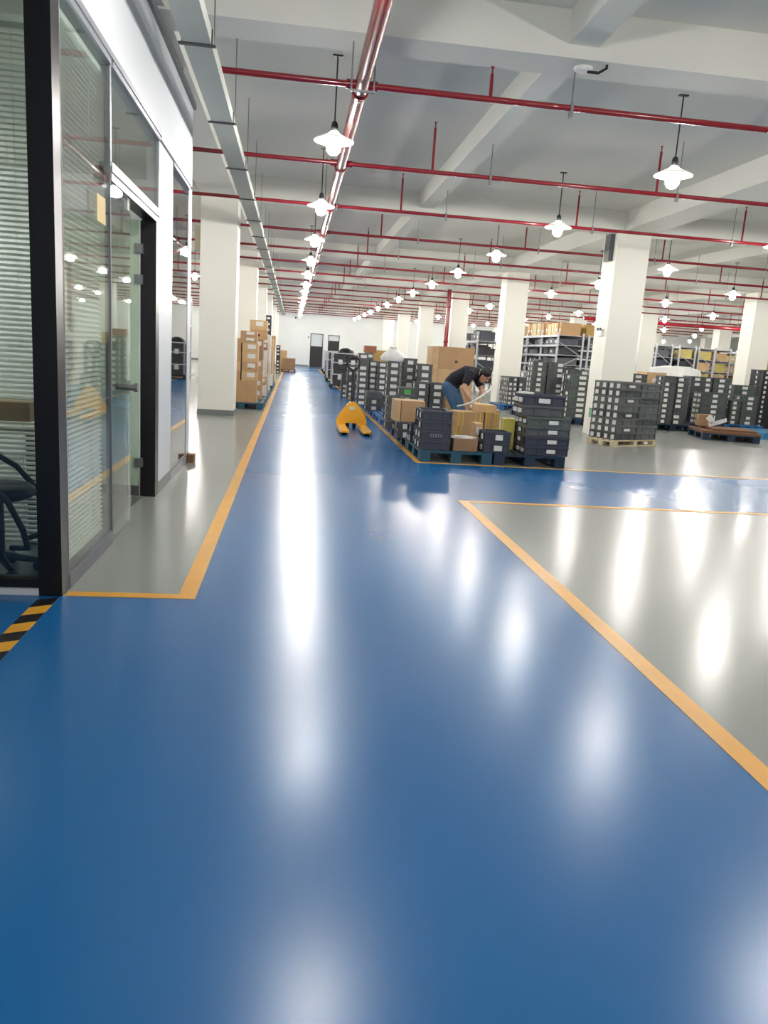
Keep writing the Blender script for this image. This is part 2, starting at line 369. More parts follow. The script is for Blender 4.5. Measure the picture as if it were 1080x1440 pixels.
# things in the office
dk = empty('office_desk', 'grey office desk behind the tall blind beside the glass door', 'desk', (-2.1, 5.5, 0.004))
bx('desk_top', -0.55, 0.55, -0.55, 0.95, 0.71, 0.74, M_DESK, dk)
for sx in (-0.5, 0.5):
    for sy in (-0.5, 0.9): bx('leg', sx-0.025, sx+0.025, sy-0.025, sy+0.025, 0.0, 0.71, M_DALU, dk)
def carton(dx, dy, dz, loc, rz, label, group=None, mt=None, cat='carton', tape=True, papers=(), marks=0, name='carton', strap=None, cache={}):
    """cardboard box with an outer shell, flap seam, tape, and optional shipping labels"""
    mt = mt or M_CARD
    k = (round(dx, 3), round(dy, 3), round(dz, 3), mt.name)
    if k not in cache:
        b = MB(); g = 0.003
        b.box(-dx/2, dx/2, -dy/2, dy/2, 0, dz-g)
        b.box(-dx/2, dx/2, -dy/2, -g/2, dz-g, dz); b.box(-dx/2, dx/2, g/2, dy/2, dz-g, dz)
        cache[k] = b.mesh('carton', mt)
    o = tag(ob(name, cache[k], None, loc, rz), label, cat, group)
    if tape:
        tb = MB(); t = 0.0012
        tb.box(-dx/2, dx/2, -0.03, 0.03, dz, dz+t); tb.box(-dx/2-t, -dx/2, -0.03, 0.03, dz-0.09, dz+t); tb.box(dx/2, dx/2+t, -0.03, 0.03, dz-0.09, dz+t)
        tb.build('packing_tape', M_TAPE, o)
    for (u, v_, pw, ph) in papers:      # on the -Y face, fractions
        x = -dx/2+u*dx; z = v_*dz
        MB().box(x, x+pw, -dy/2-0.002, -dy/2, z, z+ph).build('shipping_label', M_PAPER, o)
    for q in range(marks):
        z = dz*(0.3+0.25*q); MB().box(-0.03, 0.03, -dy/2-0.0015, -dy/2, z, z+0.05).build('print_mark', M_PRINT, o)
    if strap:
        for u in strap:
            x = -dx/2+u*dx; t = 0.002
            MB().box(x-0.007, x+0.007, -dy/2-t, -dy/2, -0.0, dz+t).box(x-0.007, x+0.007, -dy/2, dy/2+t, dz, dz+t).build('strap', M_STRAP, o)
    return o
cb = empty('low_cabinet', 'low grey cabinet just inside the front office window', 'cabinet', (-2.37, 4.38, 0.004))
bx('body', -0.45, 0.45, -0.2, 0.2, 0, 0.86, M_DALU, cb)
for q in (-1, 1):
    dq = bx('door', -0.44 if q < 0 else 0.005, -0.005 if q < 0 else 0.44, -0.215, -0.2, 0.03, 0.84, M_DESK, cb)
    bx('handle', q*0.04-0.006, q*0.04+0.006, -0.23, -0.215, 0.4, 0.55, M_STEEL, dq)
carton(1.1, 0.22, 0.1, (-1.93, 4.38, 0.864), R_(2), 'long brown carton on the low cabinet, in front of the blind', mt=M_CARD)
ch = empty('office_chair', 'black office chair with curved arm behind the front blind', 'chair', (-1.58, 4.36, 0.004), R_(90))
MB().lathe([(0.0, 0.43), (0.17, 0.43), (0.195, 0.45), (0.195, 0.48), (0.17, 0.5), (0, 0.505)], 20).build('seat', M_RUB, ch)
MB().tube([(-0.1, 0.12, 0.44), (-0.19, 0.24, 0.5), (-0.2, 0.25, 0.7), (-0.17, 0.26, 0.83), (0, 0.265, 0.85), (0.17, 0.26, 0.83), (0.2, 0.25, 0.7), (0.19, 0.24, 0.5), (0.1, 0.12, 0.44)], 0.02, 8).build('back_frame', M_RUB, ch)
for s in (-1, 1):
    MB().tube([(s*0.2, 0.25, 0.66), (s*0.215, 0.1, 0.645), (s*0.22, -0.03, 0.57), (s*0.22, -0.13, 0.45), (s*0.215, -0.2, 0.3), (s*0.2, -0.215, 0.2), (s*0.1, -0.1, 0.17)], 0.017, 8).build('arm', M_RUB, ch)
MB().cyl((0, 0, 0.1), (0, 0, 0.43), 0.03, 12).build('gas_lift', M_DSTEEL, ch)
for k in range(5):
    a = 2*PI*k/5; lg = MB().tube([(0, 0, 0.1), (0.2*math.cos(a), 0.2*math.sin(a), 0.06)], [0.025, 0.017], 8).build('leg', M_RUB, ch)
    MB().cyl((0.2*math.cos(a)-.02, 0.2*math.sin(a), 0.03), (0.2*math.cos(a)+.02, 0.2*math.sin(a), 0.03), 0.03, 10).build('caster', M_RUB, lg)
for q, y_ in enumerate((5.3, 7.4)):  # added glowing panels, out of view, to brighten the office interior and blind slats
    lp = empty('added_fill_light', ['added unseen fill light inside the office behind the blinds', 'added unseen fill light inside the office beyond the open door leaf'][q], 'fill light', (-3.7, y_, 2.95))
    for sx in (-0.25, 0.25): MB().cyl((sx, 0, -0.3), (sx, 0, 0), 0.006, 6).build('hanger', M_STEEL, lp)
    bx('diffuser', -0.3, 0.3, -0.3, 0.3, -0.4, -0.3, mat('fill_panel_glow', (255, 252, 245), 0.4, emit=30), lp)
# device on top of the office wall
dv = empty('wall_device', 'grey boxed device with a black plate on the office wall top', 'device', (-1.24, 8.35, OZ+0.06))
bx('body', -0.1, 0.1, -0.2, 0.2, 0, 0.2, M_ALU, dv); bx('black_plate', -0.06, 0.08, -0.205, -0.2, 0.08, 0.16, M_RUB, dv)
tag(MB().box(-1.13, -1.06, 8.72, 8.88, 0, 0.09).build('door_stop_block', mat('brown_wood_block', (120, 84, 58), 0.7)), 'small brown wooden block on the floor at the office corner', 'block')

# ------------------------------------------------------------------ cable tray
TZ = 3.4
ct = empty('cable_tray', 'long pale grey cable trunking hung beneath the ceiling beside the office', 'cable tray', (-0.765, 0, TZ))
seg = MB().box(-0.1, 0.1, 0.004, 1.966, 0, 0.1).mesh('trunk_segment', M_TRAY)
jm = MB().box(-0.13, 0.13, -0.018, 0.018, -0.012, 0.0).box(-0.108, -0.101, -0.018, 0.018, 0, 0.1).box(0.101, 0.108, -0.018, 0.018, 0, 0.1).mesh('joint_bracket', M_DSTEEL)
rod = MB().cyl((0.12, 0, 0.0), (0.12, 0, ZS-TZ), 0.005, 6).mesh('hanger_rod', M_STEEL)
rodb = MB().cyl((0.12, 0, 0.0), (0.12, 0, ZB-TZ), 0.005, 6).mesh('hanger_rod', M_STEEL)
for k in range(-4, 26):
    yy = 6.13+1.97*k
    if yy > YF-2.2: break
    ob('trunk_segment', seg, ct, (0, yy, 0)); ob('joint_bracket', jm, ct, (0, yy, 0))
    on_beam = any(g-0.5 <= yy <= g-0.08 for g in GY)
    if min(abs(yy-7.1-2.86*q) for q in range(-5, 18)) < 0.06: continue
    ob('hanger_rod', rodb if on_beam else rod, ct, (0, yy, 0))

# ------------------------------------------------------------------ sprinkler pipes
PZ = 3.55
mp_ = empty('sprinkler_main', 'thick glossy red sprinkler main pipe running above the aisle', 'pipe', (0.484, 0, PZ))
MB().cyl((0, YB+0.1, 0), (0, YF-0.05, 0), 0.0625, 20).build('main_tube', M_RED, mp_)
cp = MB()
for q in (-0.06, -0.02): cp.lathe([(0.0635, q-0.012), (0.076, q-0.012), (0.076, q+0.012), (0.0635, q+0.012)], 20)
cpm = cp.mesh('coupling', M_RED)
brk = MB().box(-0.1, 0.1, -0.015, 0.015, -0.085, -0.07).box(0.088, 0.1, -0.015, 0.015, -0.07, ZS-PZ-0.001).box(-0.1, -0.088, -0.015, 0.015, -0.07, ZS-PZ-0.001).mesh('support_bracket', M_STEEL)
brk2 = MB().box(-0.1, 0.1, -0.015, 0.015, -0.085, -0.07).box(0.088, 0.1, -0.015, 0.015, -0.07, ZB-PZ-0.001).box(-0.1, -0.088, -0.015, 0.015, -0.07, ZB-PZ-0.001).mesh('support_bracket', M_STEEL)
BR = 0.026
bt = MB().cyl((XL+0.3-0.484, 0, 0), (-0.0625, 0, 0), BR, 10)
btr = MB().cyl((0.0625, 0, 0), (24-0.484, 0, 0), BR, 10)
btm, btrm = bt.mesh('branch_tube', M_RED), btr.mesh('branch_tube', M_RED)
offm = MB().cyl((-0.9-0.484, 0, 0), (-0.0625, 0, 0), BR, 10).mesh('branch_tube', M_RED)
teem = MB().cyl((-0.06, 0, 0), (0.06, 0, 0), BR+0.006, 10).mesh('tee_fitting', M_RED)
upr = MB().cyl((0, 0, 0.0), (0, 0, 0.5), 0.016, 8).cyl((0, 0, 0.5), (0, 0, 0.56), 0.008, 6).cyl((0, 0, 0.56), (0, 0, 0.566), 0.02, 8).mesh('sprinkler_riser', M_RED)
upb = MB().cyl((0, 0, 0.0), (0, 0, 0.2), 0.016, 8).cyl((0, 0, 0.2), (0, 0, 0.25), 0.008, 6).cyl((0, 0, 0.25), (0, 0, 0.256), 0.02, 8).mesh('sprinkler_riser', M_RED)
hgm = MB().cyl((0, 0, BR), (0, 0, ZS-PZ), 0.006, 6).box(-0.012, 0.012, -BR-.004, BR+.004, -BR-.05, BR+.01).mesh('pipe_hanger', M_STEEL)
hgb = MB().cyl((0, 0, BR), (0, 0, ZB-PZ), 0.006, 6).box(-0.012, 0.012, -BR-.004, BR+.004, -BR-.05, BR+.01).mesh('pipe_hanger', M_STEEL)
hgc = MB().cyl((0, 0, BR), (0, 0, ZB+0.1-PZ), 0.006, 6).box(-0.012, 0.012, -BR-.004, BR+.004, -BR-.05, BR+.01).mesh('pipe_hanger', M_STEEL)
for k in range(-4, 17):
    yy = 7.1+2.86*k
    if yy > YF-0.5 or yy < YB+0.3: continue
    onb = any(g-0.5 <= yy <= g-0.08 for g in GY)
    bp = empty('sprinkler_branch_pipe', ('%s thin red branch pipe, counted from the office corner post towards the far wall' % NTH[k]) if k >= 0 else 'thin red sprinkler branch pipe above the entry floor', 'pipe', (0.484, yy, PZ), 0, 'red sprinkler branch pipes')
    ob('branch_tube', offm if OY0-0.3 < yy < OY1+0.3 else btm, bp); ob('branch_tube', btrm, bp)
    ob('coupling', cpm, mp_, (0, yy+0.14, 0)).rotation_euler = (PI/2, 0, 0)
    if k % 2 == 0: ob('support_bracket', brk2 if onb else brk, mp_, (0, yy-0.16 if not onb else yy-0.1, 0))
    tf = ob('tee_fitting', teem, bp)
    tf.scale = (2.2, 1.2, 1.2)
    for j in range(-2, 8):
        X = 1.6+2.9*j
        if X < 0 and OY0-0.3 < yy < OY1+0.3: continue
        if X > 0.8*max(yy, 0)+5: continue
        if any(abs(X-g) < 0.36 for g in GX): continue
        ob('sprinkler_riser', upb if onb else upr, bp, (X-0.484, 0, 0))
        X2 = 2.33+2.45*j
        if any(abs(X2-g) < 0.34 for g in GX) or abs(X2-2.28) < 0.14 and not onb: 
            ob('pipe_hanger', hgb if any(abs(X2-g) < 0.34 for g in GX) else hgc, bp, (X2-0.484, 0, 0)); continue
        if X2 < 0 and OY0-0.3 < yy < OY1+0.3: continue
        ob('pipe_hanger', hgb if onb else hgm, bp, (X2-0.484, 0, 0))
rs = empty('riser_pipe', 'thick red vertical riser pipe standing against a column', 'pipe', (5.8, 29.85, 0))
MB().cyl((0, 0, 0), (0, 0, PZ+0.3), 0.08, 14).build('riser_tube', M_RED, rs)
for z in (0.4, 1.9, 3.2): MB().lathe([(0.08, z-0.03), (0.1, z-0.03), (0.1, z+0.03), (0.08, z+0.03)], 14).build('coupling', M_RED, rs)
rp = empty('red_feed_pipe', 'thick red feed pipe slung below the ceiling over the far racks', 'pipe', (0, 0, 0))
MB().tube([(12.0, 32.0, 3.3), (21.3, 31.3, 3.3)], 0.08, 12).build('feed_tube', M_RED, rp)
for X in (14.9, 18.6, 20.9): MB().cyl((X, 32.0-(X-12)*0.0753, 3.38), (X, 32.0-(X-12)*0.0753, ZS), 0.01, 6).build('hanger_rod', M_STEEL, rp)
# smoke detector with cable at the first beam
sd = empty('cable_junction_disc', 'white round junction disc with a black cable loop under the beam', 'junction box', (2.36, 6.98, ZB))
MB().lathe([(0.0, -0.03), (0.06, -0.03), (0.08, -0.015), (0.08, 0.0), (0.0, 0.0)], 18).build('disc', M_SHADE, sd)
MB().tube([(0.03, -0.02, -0.035), (0.12, -0.05, -0.045), (0.17, -0.1, -0.02), (0.15, -0.15, 0.05), (0.08, -0.13, 0.09)], 0.013, 8).build('cable_loop', M_RUB, sd)

# ------------------------------------------------------------------ pendant lamps
LZ = 3.40
lampL = 'white dish pendant lamp'
ROWN = {0: ', over the blue aisle', 1: ', over the pallets beside the aisle', 2: ', in the row beyond the exit sign column', -1: ', in the row left of the carton piles', -2: ', in the row along the left wall'}
shade = MB().lathe([(0.03, 0.10), (0.05, 0.085), (0.09, 0.06), (0.2, 0.012), (0.205, 0.0), (0.198, 0.004), (0.085, 0.048), (0.03, 0.06)], 20).mesh('shade', M_OPAL)
bulb = MB().lathe([(0.0, -0.13), (0.04, -0.12), (0.068, -0.085), (0.074, -0.04), (0.058, 0.01), (0.03, 0.05), (0.0, 0.05)], 10).mesh('bulb', M_BULB)
capm = MB().lathe([(0.0, 0.19), (0.022, 0.19), (0.035, 0.16), (0.035, 0.1), (0.0, 0.1)], 10).mesh('socket_cap', M_DSTEEL)
def rodmesh(top): return MB().cyl((0, 0, 0.19), (0, 0, top-LZ), 0.008, 6).box(-0.05, 0.05, -0.02, 0.02, top-LZ-0.012, top-LZ).mesh('rod', M_DSTEEL)
rod_s, rod_b, rod_l = rodmesh(ZS), rodmesh(ZB), rodmesh(ZB+0.02)
NL = 0
for j in range(-2, 8):
    for k in range(-4, 13):
        X = 0.32+3.64*j; Y = 8.4+3.7*k
        if X > 0.72*max(Y, 0)+6: continue
        if X < -1 and Y < OY1+0.6: continue
        if j == -2 and Y < 20: continue
        if Y < 1 and not (-1 <= j <= 2): continue
        if any(abs(X-g) < CW+0.25 for g in GX) and any(abs(Y-g) < CW+0.25 for g in GY): continue
        e = empty('pendant_lamp', (('%s ' % NTH[k] if k >= 0 and j in ROWN else '')+lampL+ROWN.get(j, ', in the rows over the far racks')+(', counted from the office' if k >= 0 and j in (0, 1) else '')), 'lamp', (X, Y, LZ), 0, 'pendant lamps'+ROWN.get(j, ' over the far racks'))
        ob('shade', shade, e); ob('bulb', bulb, e); ob('socket_cap', capm, e)
        r = rod_s
        if any(g-0.5 <= Y <= g-0.08 for g in GY): r = rod_b
        elif any(abs(X-g) < 0.3 for g in GX): r = rod_l
        ob('rod', r, e); NL += 1

# ------------------------------------------------------------------ far doors and wall items
for n, (x0, x1, zt) in enumerate(((1.15, 2.05, 2.33), (2.4, 3.2, 2.3))):
    d = struct(ob('door_%d' % (n+2), None))
    bx('frame', x0, x0+0.05, YF, YF+0.15, 0, zt, M_BLACK, d); bx('frame', x1-0.05, x1, YF, YF+0.15, 0, zt, M_BLACK, d)
    bx('frame', x0+0.05, x1-0.05, YF, YF+0.15, zt-0.05, zt, M_BLACK, d)
    bx('leaf', x0+0.05, x1-0.05, YF+0.1, YF+0.14, 0.01, 1.35, M_RUB, d)
    bx('pane', x0+0.05, x1-0.05, YF+0.1, YF+0.11, 1.35, zt-0.05, mat('bright_pane', (196, 204, 210), 0.15), d)
    bx('leaf', x0+0.05, x1-0.05, YF+0.06, YF+0.1, 1.35, 1.9 if n else 1.45, M_RUB, d)
tag(MB().box(0.97, 1.06, YF-0.02, YF, 2.0, 2.1).build('wall_plate', M_DALU), 'small grey plate on the far wall beside the door', 'sign')
tag(MB().cyl((0.065, YF, 3.34), (0.065, YF-0.18, 3.3), 0.06, 10).build('security_camera', M_DSTEEL), 'small dark security camera on the far white wall', 'camera')

# ------------------------------------------------------------------ pallets
def plastic_pallet(loc, rz, label, mt, dx=1.0, dy=1.2, h=0.15, group=None, cache={}):
    k = (dx, dy, h, mt.name)
    e = empty('plastic_pallet', label, 'pallet', loc, rz, group)
    if k not in cache:
        b = MB(); n = 9
        for i in range(n):
            x = -dx/2+i*(dx-0.07)/(n-1); b.box(x, x+0.07, -dy/2+0.04, dy/2-0.04, h-0.03, h)
        b.box(-dx/2, dx/2, -dy/2, -dy/2+0.04, h-0.03, h); b.box(-dx/2, dx/2, dy/2-0.04, dy/2, h-0.03, h)
        dk_ = b.mesh('deck', mt)
        bl = MB().box(-0.07, 0.07, -0.075, 0.075, 0.02, h-0.03).mesh('block', mt)
        sk_ = MB().box(-0.07, 0.07, -dy/2, dy/2, 0.0, 0.02).mesh('skid', mt)
        cache[k] = (dk_, bl, sk_)
    dk_, bl, sk_ = cache[k]
    ob('deck', dk_, e)
    for x in (-dx/2+0.07, 0, dx/2-0.07):
        ob('skid', sk_, e, (x, 0, 0))
        for y_ in (-dy/2+0.075, 0, dy/2-0.075): ob('block', bl, e, (x, y_, 0))
    return e
def wood_pallet(loc, rz, label, mt, dx=1.2, dy=1.0, h=0.13, nb=7):
    e = empty('wooden_pallet', label, 'pallet', loc, rz)
    bw = 0.1
    bm = MB().box(-dx/2, dx/2, -bw/2, bw/2, h-0.02, h).mesh('deck_board', mt)
    for i in range(nb): ob('deck_board', bm, e, (0, -dy/2+bw/2+i*(dy-bw)/(nb-1), 0))
    st_ = MB().box(-0.05, 0.05, -dy/2, dy/2, h-0.04, h-0.02).mesh('stringer', mt)
    bl = MB().box(-0.05, 0.05, -0.05, 0.05, 0.02, h-0.04).mesh('block', mt)
    bt_ = MB().box(-dx/2, dx/2, -0.05, 0.05, 0, 0.02).mesh('bottom_board', mt)
    for x in (-dx/2+0.05, 0, dx/2-0.05):
        ob('stringer', st_, e, (x, 0, 0))
        for y_ in (-dy/2+0.05, 0, dy/2-0.05): ob('block', bl, e, (x, y_, 0))
    for y_ in (-dy/2+0.05, 0, dy/2-0.05): ob('bottom_board', bt_, e, (0, y_, 0))
    return e

# ------------------------------------------------------------------ crates
def crate_mesh(w_, d, h, mt, cache={}):
    k = (round(w_, 2), round(d, 2), round(h, 3), mt.name)
    if k in cache: return cache[k]
    w_, d, h = k[:3]; b = MB(); i = 0.018; t = 0.006; x, y_ = w_/2, d/2
    # tapering walls, floor
    b.box(-x+i, x-i, -y_+i, y_-i, 0.0, 0.006)
    b.box(-x+i, x-i, -y_+i, -y_+i+t, 0.006, h-0.003); b.box(-x+i, x-i, y_-i-t, y_-i, 0.006, h-0.003)
    b.box(-x+i, -x+i+t, -y_+i+t, y_-i-t, 0.006, h-0.003); b.box(x-i-t, x-i, -y_+i+t, y_-i-t, 0.006, h-0.003)
    # rim
    z0, z1 = h-0.03, h-0.001
    b.box(-x, x, -y_, -y_+i, z0, z1); b.box(-x, x, y_-i, y_, z0, z1); b.box(-x, -x+i, -y_+i, y_-i, z0, z1); b.box(x-i, x, -y_+i, y_-i, z0, z1)
    # base band and vertical ribs
    b.box(-x+0.006, x-0.006, -y_+0.006, -y_+i, 0.002, 0.014); b.box(-x+0.006, -x+i, -y_+i, y_-0.006, 0.002, 0.014); b.box(x-i, x-0.006, -y_+i, y_-0.006, 0.002, 0.014)
    for q in (-1, -0.42, 0.42, 1):
        cx = q*(x-0.012); b.box(cx-0.006, cx+0.006, -y_+0.004, -y_+i, 0.014, z0); b.box(cx-0.006, cx+0.006, y_-i, y_-0.004, 0.014, z0)
        cy = q*(y_-0.012); b.box(-x+0.004, -x+i, cy-0.006, cy+0.006, 0.014, z0); b.box(x-i, x-0.004, cy-0.006, cy+0.006, 0.014, z0)
    cache[k] = b.mesh('crate', mt); return cache[k]
NC = 0
def crate(loc, rz, w_, d, h, label, mt=M_CRATE, group=None, front=None, side=None, lid=False, pm=None):
    """front / side: list of (u fraction, width, height) for paper labels on -Y and -X faces"""
    global NC; NC += 1
    o = tag(ob('crate', crate_mesh(w_, d, h, mt), None, loc, rz), label, 'crate', group)
    for (u, pw, ph) in (front or []):
        x = -w_/2+u*w_-pw/2; z = 0.016+max(0.0, (h-0.046-ph)/2)
        MB().box(x, x+pw, -d/2-0.0015, -d/2+0.0045, z, z+ph).build('paper_label', pm or M_PAPER, o)
    for (u, pw, ph) in (side or []):
        y_ = -d/2+u*d-pw/2; z = 0.016+max(0.0, (h-0.046-ph)/2)
        MB().box(-w_/2-0.0015, -w_/2+0.0045, y_, y_+pw, z, z+ph).build('paper_label', pm or M_PAPER, o)
    if lid: MB().box(-w_/2+0.019, w_/2-0.019, -d/2+0.019, d/2-0.019, h-0.02, h-0.004).build('lid', mt, o)
    return o
def stack(x0, x1, n, loc_z, Y, depth, h, what, mt=M_CRATE, rz=0.0, front=(0.5,), side=(0.5,), group=None, pw=0.11, ph=0.07, mats=None, ym=520, jit=0.003, skip=()):
    """n crates; x0,x1 pixel columns give width and centre at depth Y (front face)"""
    a = aty(x0, ym, Y).x; b_ = aty(x1, ym, Y).x
    w_ = b_-a-0.012; cx = (a+b_)/2; cy = Y+depth/2
    rnd = random.Random(int(x0*31+Y*7))
    for i in range(n):
        if i in skip: continue
        pos = ORD[i] if i < n-1 else 'topmost'
        lab = '%s crate of the %s' % (pos, what)
        fr = [(u, pw*rnd.uniform(.85, 1.1), min(ph, h-0.05)) for u in front if rnd.random() < 0.88]
        sd_ = [(u, pw*rnd.uniform(.85, 1.1), min(ph, h-0.05)) for u in side if rnd.random() < 0.88]
        mt_ = mats[i % len(mats)] if mats else mt
        crate((cx+rnd.uniform(-jit, jit), cy+rnd.uniform(-jit, jit), loc_z+i*h), rz, w_, depth, h, lab, mt_, group, fr, sd_, lid=(i == n-1 and rnd.random() < 0.4))
    return (cx, cy, loc_z+n*h, w_)

PT = 0.15
# --- row of pallets along the aisle (right of it)
for k in range(2):
    plastic_pallet((2.15+0.99*k, 10.32, 0), 0, ['teal plastic pallet at the aisle corner, under the lettered crates', 'navy plastic pallet under the tall crate stack by the cross aisle'][k], [M_TPLAS, M_NPLAS][k], 0.96, 1.16)
plastic_pallet((2.15, 11.52, 0), 0, 'teal plastic pallet under the pair of upright cartons', M_TPLAS, 0.96, 1.16)
plastic_pallet((3.14, 11.52, 0), 0, 'navy plastic pallet under the strapped cartons', M_NPLAS, 0.96, 1.16)
for k in range(8):
    plastic_pallet((2.15 if k else 2.05, 12.75+1.22*k, 0), 0, '%s blue pallet along the aisle line, counted from the upright cartons' % NTH[k], M_BPLAS, 0.96 if k else 0.76, 1.16, group='blue pallets along the aisle')
for k in range(1, 4):
    plastic_pallet((3.14, 14.2+1.22*k, 0), 0, '%s blue pallet of the inner line beneath the big brown cartons' % NTH[k-1], M_BPLAS, 0.96, 1.16, group='second line of blue pallets')
# a: front-left stack
stack(592, 636, 4, PT, 9.8, 0.58, 0.127, 'slate stack on the corner of the teal pallet', M_CRATEB, front=(), side=(0.3, 0.7), pw=0.09, ym=600)
o = [x for x in bpy.data.objects if x.name.startswith('crate') and x.get('label', '').startswith('second crate of the slate')][0]
pl = MB().box(-0.075, 0.075, -0.288, -0.284, 0.04, 0.085)
for q in (-0.05, -0.017, 0.017, 0.05): pl.box(q-0.009, q+0.009, -0.29, -0.288, 0.046, 0.078, 1)
pl.build('embossed_plate', [M_STEEL, M_CRATEB], o)
a1, a2 = aty(638, 625, 9.85), aty(672, 625, 9.85)
wpx = a2.x-a1.x
bxc = carton(wpx, 0.36, 0.16, ((a1.x+a2.x)/2, 10.05, PT), 0, 'low brown carton with loose white papers on top, on the teal pallet', mt=M_CARD3, tape=False)
pp = tag(MB().box(-0.19, 0.15, -0.2, 0.16, 0, 0.004).box(-0.1, 0.21, -0.16, 0.13, 0.004, 0.009, 0, Matrix.Rotation(0.5, 4, 'Z')).box(-0.12, 0.1, -0.12, 0.1, 0.009, 0.016, 0, Matrix.Rotation(-0.4, 4, 'Z')).build('loose_papers', M_PAPER), 'loose white papers lying on the low brown carton', 'papers')
pp.location = (bxc.location.x-0.02, 10.06, PT+0.161); pp.scale = (0.85, 0.85, 1)
stack(680, 719, 2, PT, 9.82, 0.34, 0.14, 'low two-crate stack with big white labels', M_CRATEB, front=(0.55,), side=(0.4,), pw=0.1, ym=620)
pb = aty(668, 600, 10.2)
carton(0.1, 0.3, 0.34, (aty(672, 610, 10.25).x, 10.35, PT), 0, 'narrow upright carton with a pink label between papers and small crates', mt=M_CARD2, papers=((0.12, 0.55, 0.075, 0.1),))
yb = aty(717, 600, 10.3)
carton(0.16, 0.22, 0.42, (yb.x, 10.42, PT), R_(-6), 'upright yellow box between the small crates and the tall stack', mt=mat('yellow_card', (206, 194, 90), 0.6), tape=True)
r1 = stack(739, 802, 4, PT, 9.79, 0.42, 0.127, 'wide lower stack at the cross aisle', M_CRATEB, front=(0.6,), side=(0.3, 0.75), pw=0.13, ph=0.05, ym=615, mats=[M_CRATEB, M_CRATEB, M_CRATE, M_CRATEG])
r2 = stack(734, 795, 2, r1[2], 9.86, 0.42, 0.14, 'upper pair resting on the wide lower stack', M_CRATEB, front=(0.5,), side=(0.3, 0.8), pw=0.16, ph=0.06, ym=575, mats=[M_CRATE, M_CRATEB])
tag(MB().box(-0.11, 0.09, -0.08, 0.08, 0, 0.012).box(-0.05, 0.1, -0.06, 0.1, 0.012, 0.024, 0, Matrix.Rotation(0.5, 4, 'Z')).build('plastic_bag', M_WRAP, None, (r2[0]-0.2, r2[1], r2[2])), 'crumpled white plastic bag on the tall crate stack', 'bag')
# second narrow stack left of it (labels on dark crates)
stack(726, 740, 3, PT, 10.42, 0.3, 0.13, 'narrow stack tucked behind the yellow box', M_CRATE, front=(0.5,), side=(0.5,), pw=0.08, ym=600)
# crates + long cartons beside aisle
stack(577, 592, 2, PT, 10.5, 0.34, 0.13, 'small stack at the pallet edge below the long cartons', M_CRATEB, front=(0.5,), side=(0.3, 0.7), pw=0.06, ym=610)
s_ = stack(560, 592, 2, PT, 11.0, 0.6, 0.12, 'low stack holding the pair of long cartons', M_CRATE, front=(0.3, 0.7), side=(0.5,), pw=0.06, ym=600)
for q, (x0, x1) in enumerate(((556, 563), (564, 597))):
    a_, b_ = aty(x0, 590, 11.0).x, aty(x1, 590, 11.0).x
    carton(b_-a_, 0.5, 0.3, ((a_+b_)/2, 11.28, s_[2]), 0, ['slim pale carton upright beside the aisle, left of the wider carton', 'wider brown carton upright on crates beside the aisle'][q], mt=[M_CARD2, M_CARD][q])
# strapped cartons
for q, (x0, x1, z0, z1, Yq, lb) in enumerate(((638, 679, PT, 0.37, 11.05, 'lower strapped carton in front of the stooping person'), (640, 680, 0.37, 0.58, 11.05, 'upper strapped carton in front of the stooping person'),
        (682, 702, PT, 0.37, 11.05, 'lower small strapped carton beside the larger strapped pair'), (682, 702, 0.37, 0.58, 11.05, 'upper small strapped carton beside the larger strapped pair'), (671, 697, 0.582, 0.695, 11.1, 'tan carton lying on top of the strapped cartons'))):
    a_, b_ = aty(x0, 590, Yq).x, aty(x1, 590, Yq).x
    carton(b_-a_, 0.4, z1-z0-0.003, ((a_+b_)/2, Yq+0.2, z0), 0, lb, mt=[M_CARD, M_CARD, M_CARD2, M_CARD, M_CARD2][q], strap=(0.12, 0.28, 0.72, 0.88) if q != 4 else (0.5,))
# aisle side stacks further back
stack(545, 571, 4, PT, 12.2, 0.5, 0.13, 'grey stack at the aisle edge behind the long cartons', M_CRATEG, front=(0.5,), side=(0.5,), pw=0.08, ym=560, mats=[M_CRATE, M_CRATEL, M_CRATEL, M_CRATEG])
g_ = stack(561, 584, 5, PT, 12.85, 0.4, 0.13, 'stack topped by the grey-green crate with green card', M_CRATE, front=(0.5,), side=(0.4,), pw=0.1, ym=560, mats=[M_CRATE, M_CRATE, M_CRATE, M_CRATEG, M_CRATEG])
MB().box(-0.06, 0.06, -0.203, -0.199, 0.03, 0.09).build('green_card', M_GPAPER, [x for x in bpy.data.objects if x.get('label', '').startswith('topmost crate of the stack topped by the grey-green')][0])
stack(584, 604, 6, PT, 13.35, 0.4, 0.123, 'labelled stack facing the aisle corner cartons, left of the pair', M_CRATE, pw=0.12, ym=540)
stack(605, 627, 6, PT, 13.35, 0.4, 0.123, 'labelled stack behind the lettered slate crates', M_CRATE, pw=0.12, ym=540)
stack(587, 608, 8, PT, 14.2, 0.4, 0.13, 'tall labelled stack below the big cartons', M_CRATE, pw=0.14, ym=530)
stack(545, 563, 8, PT, 14.6, 0.42, 0.131, 'tall labelled stack beneath the white sack', M_CRATE, pw=0.13, ym=530)
stack(566, 586, 8, PT, 14.75, 0.42, 0.14, 'grey-green stack beside the white sack', M_CRATEG, pw=0.1, ym=530, mats=[M_CRATE, M_CRATE, M_CRATEG])
stack(515, 538, 3, PT, 15.9, 0.5, 0.13, 'low grey stack standing at the aisle line', M_CRATEL, pw=0.1, ym=560, mats=[M_CRATE, M_CRATEG, M_CRATEL])
stack(503, 517, 9, PT, 17.4, 0.4, 0.128, 'tallest labelled stack behind the pallet jack handle', M_CRATE, pw=0.13, ym=530)
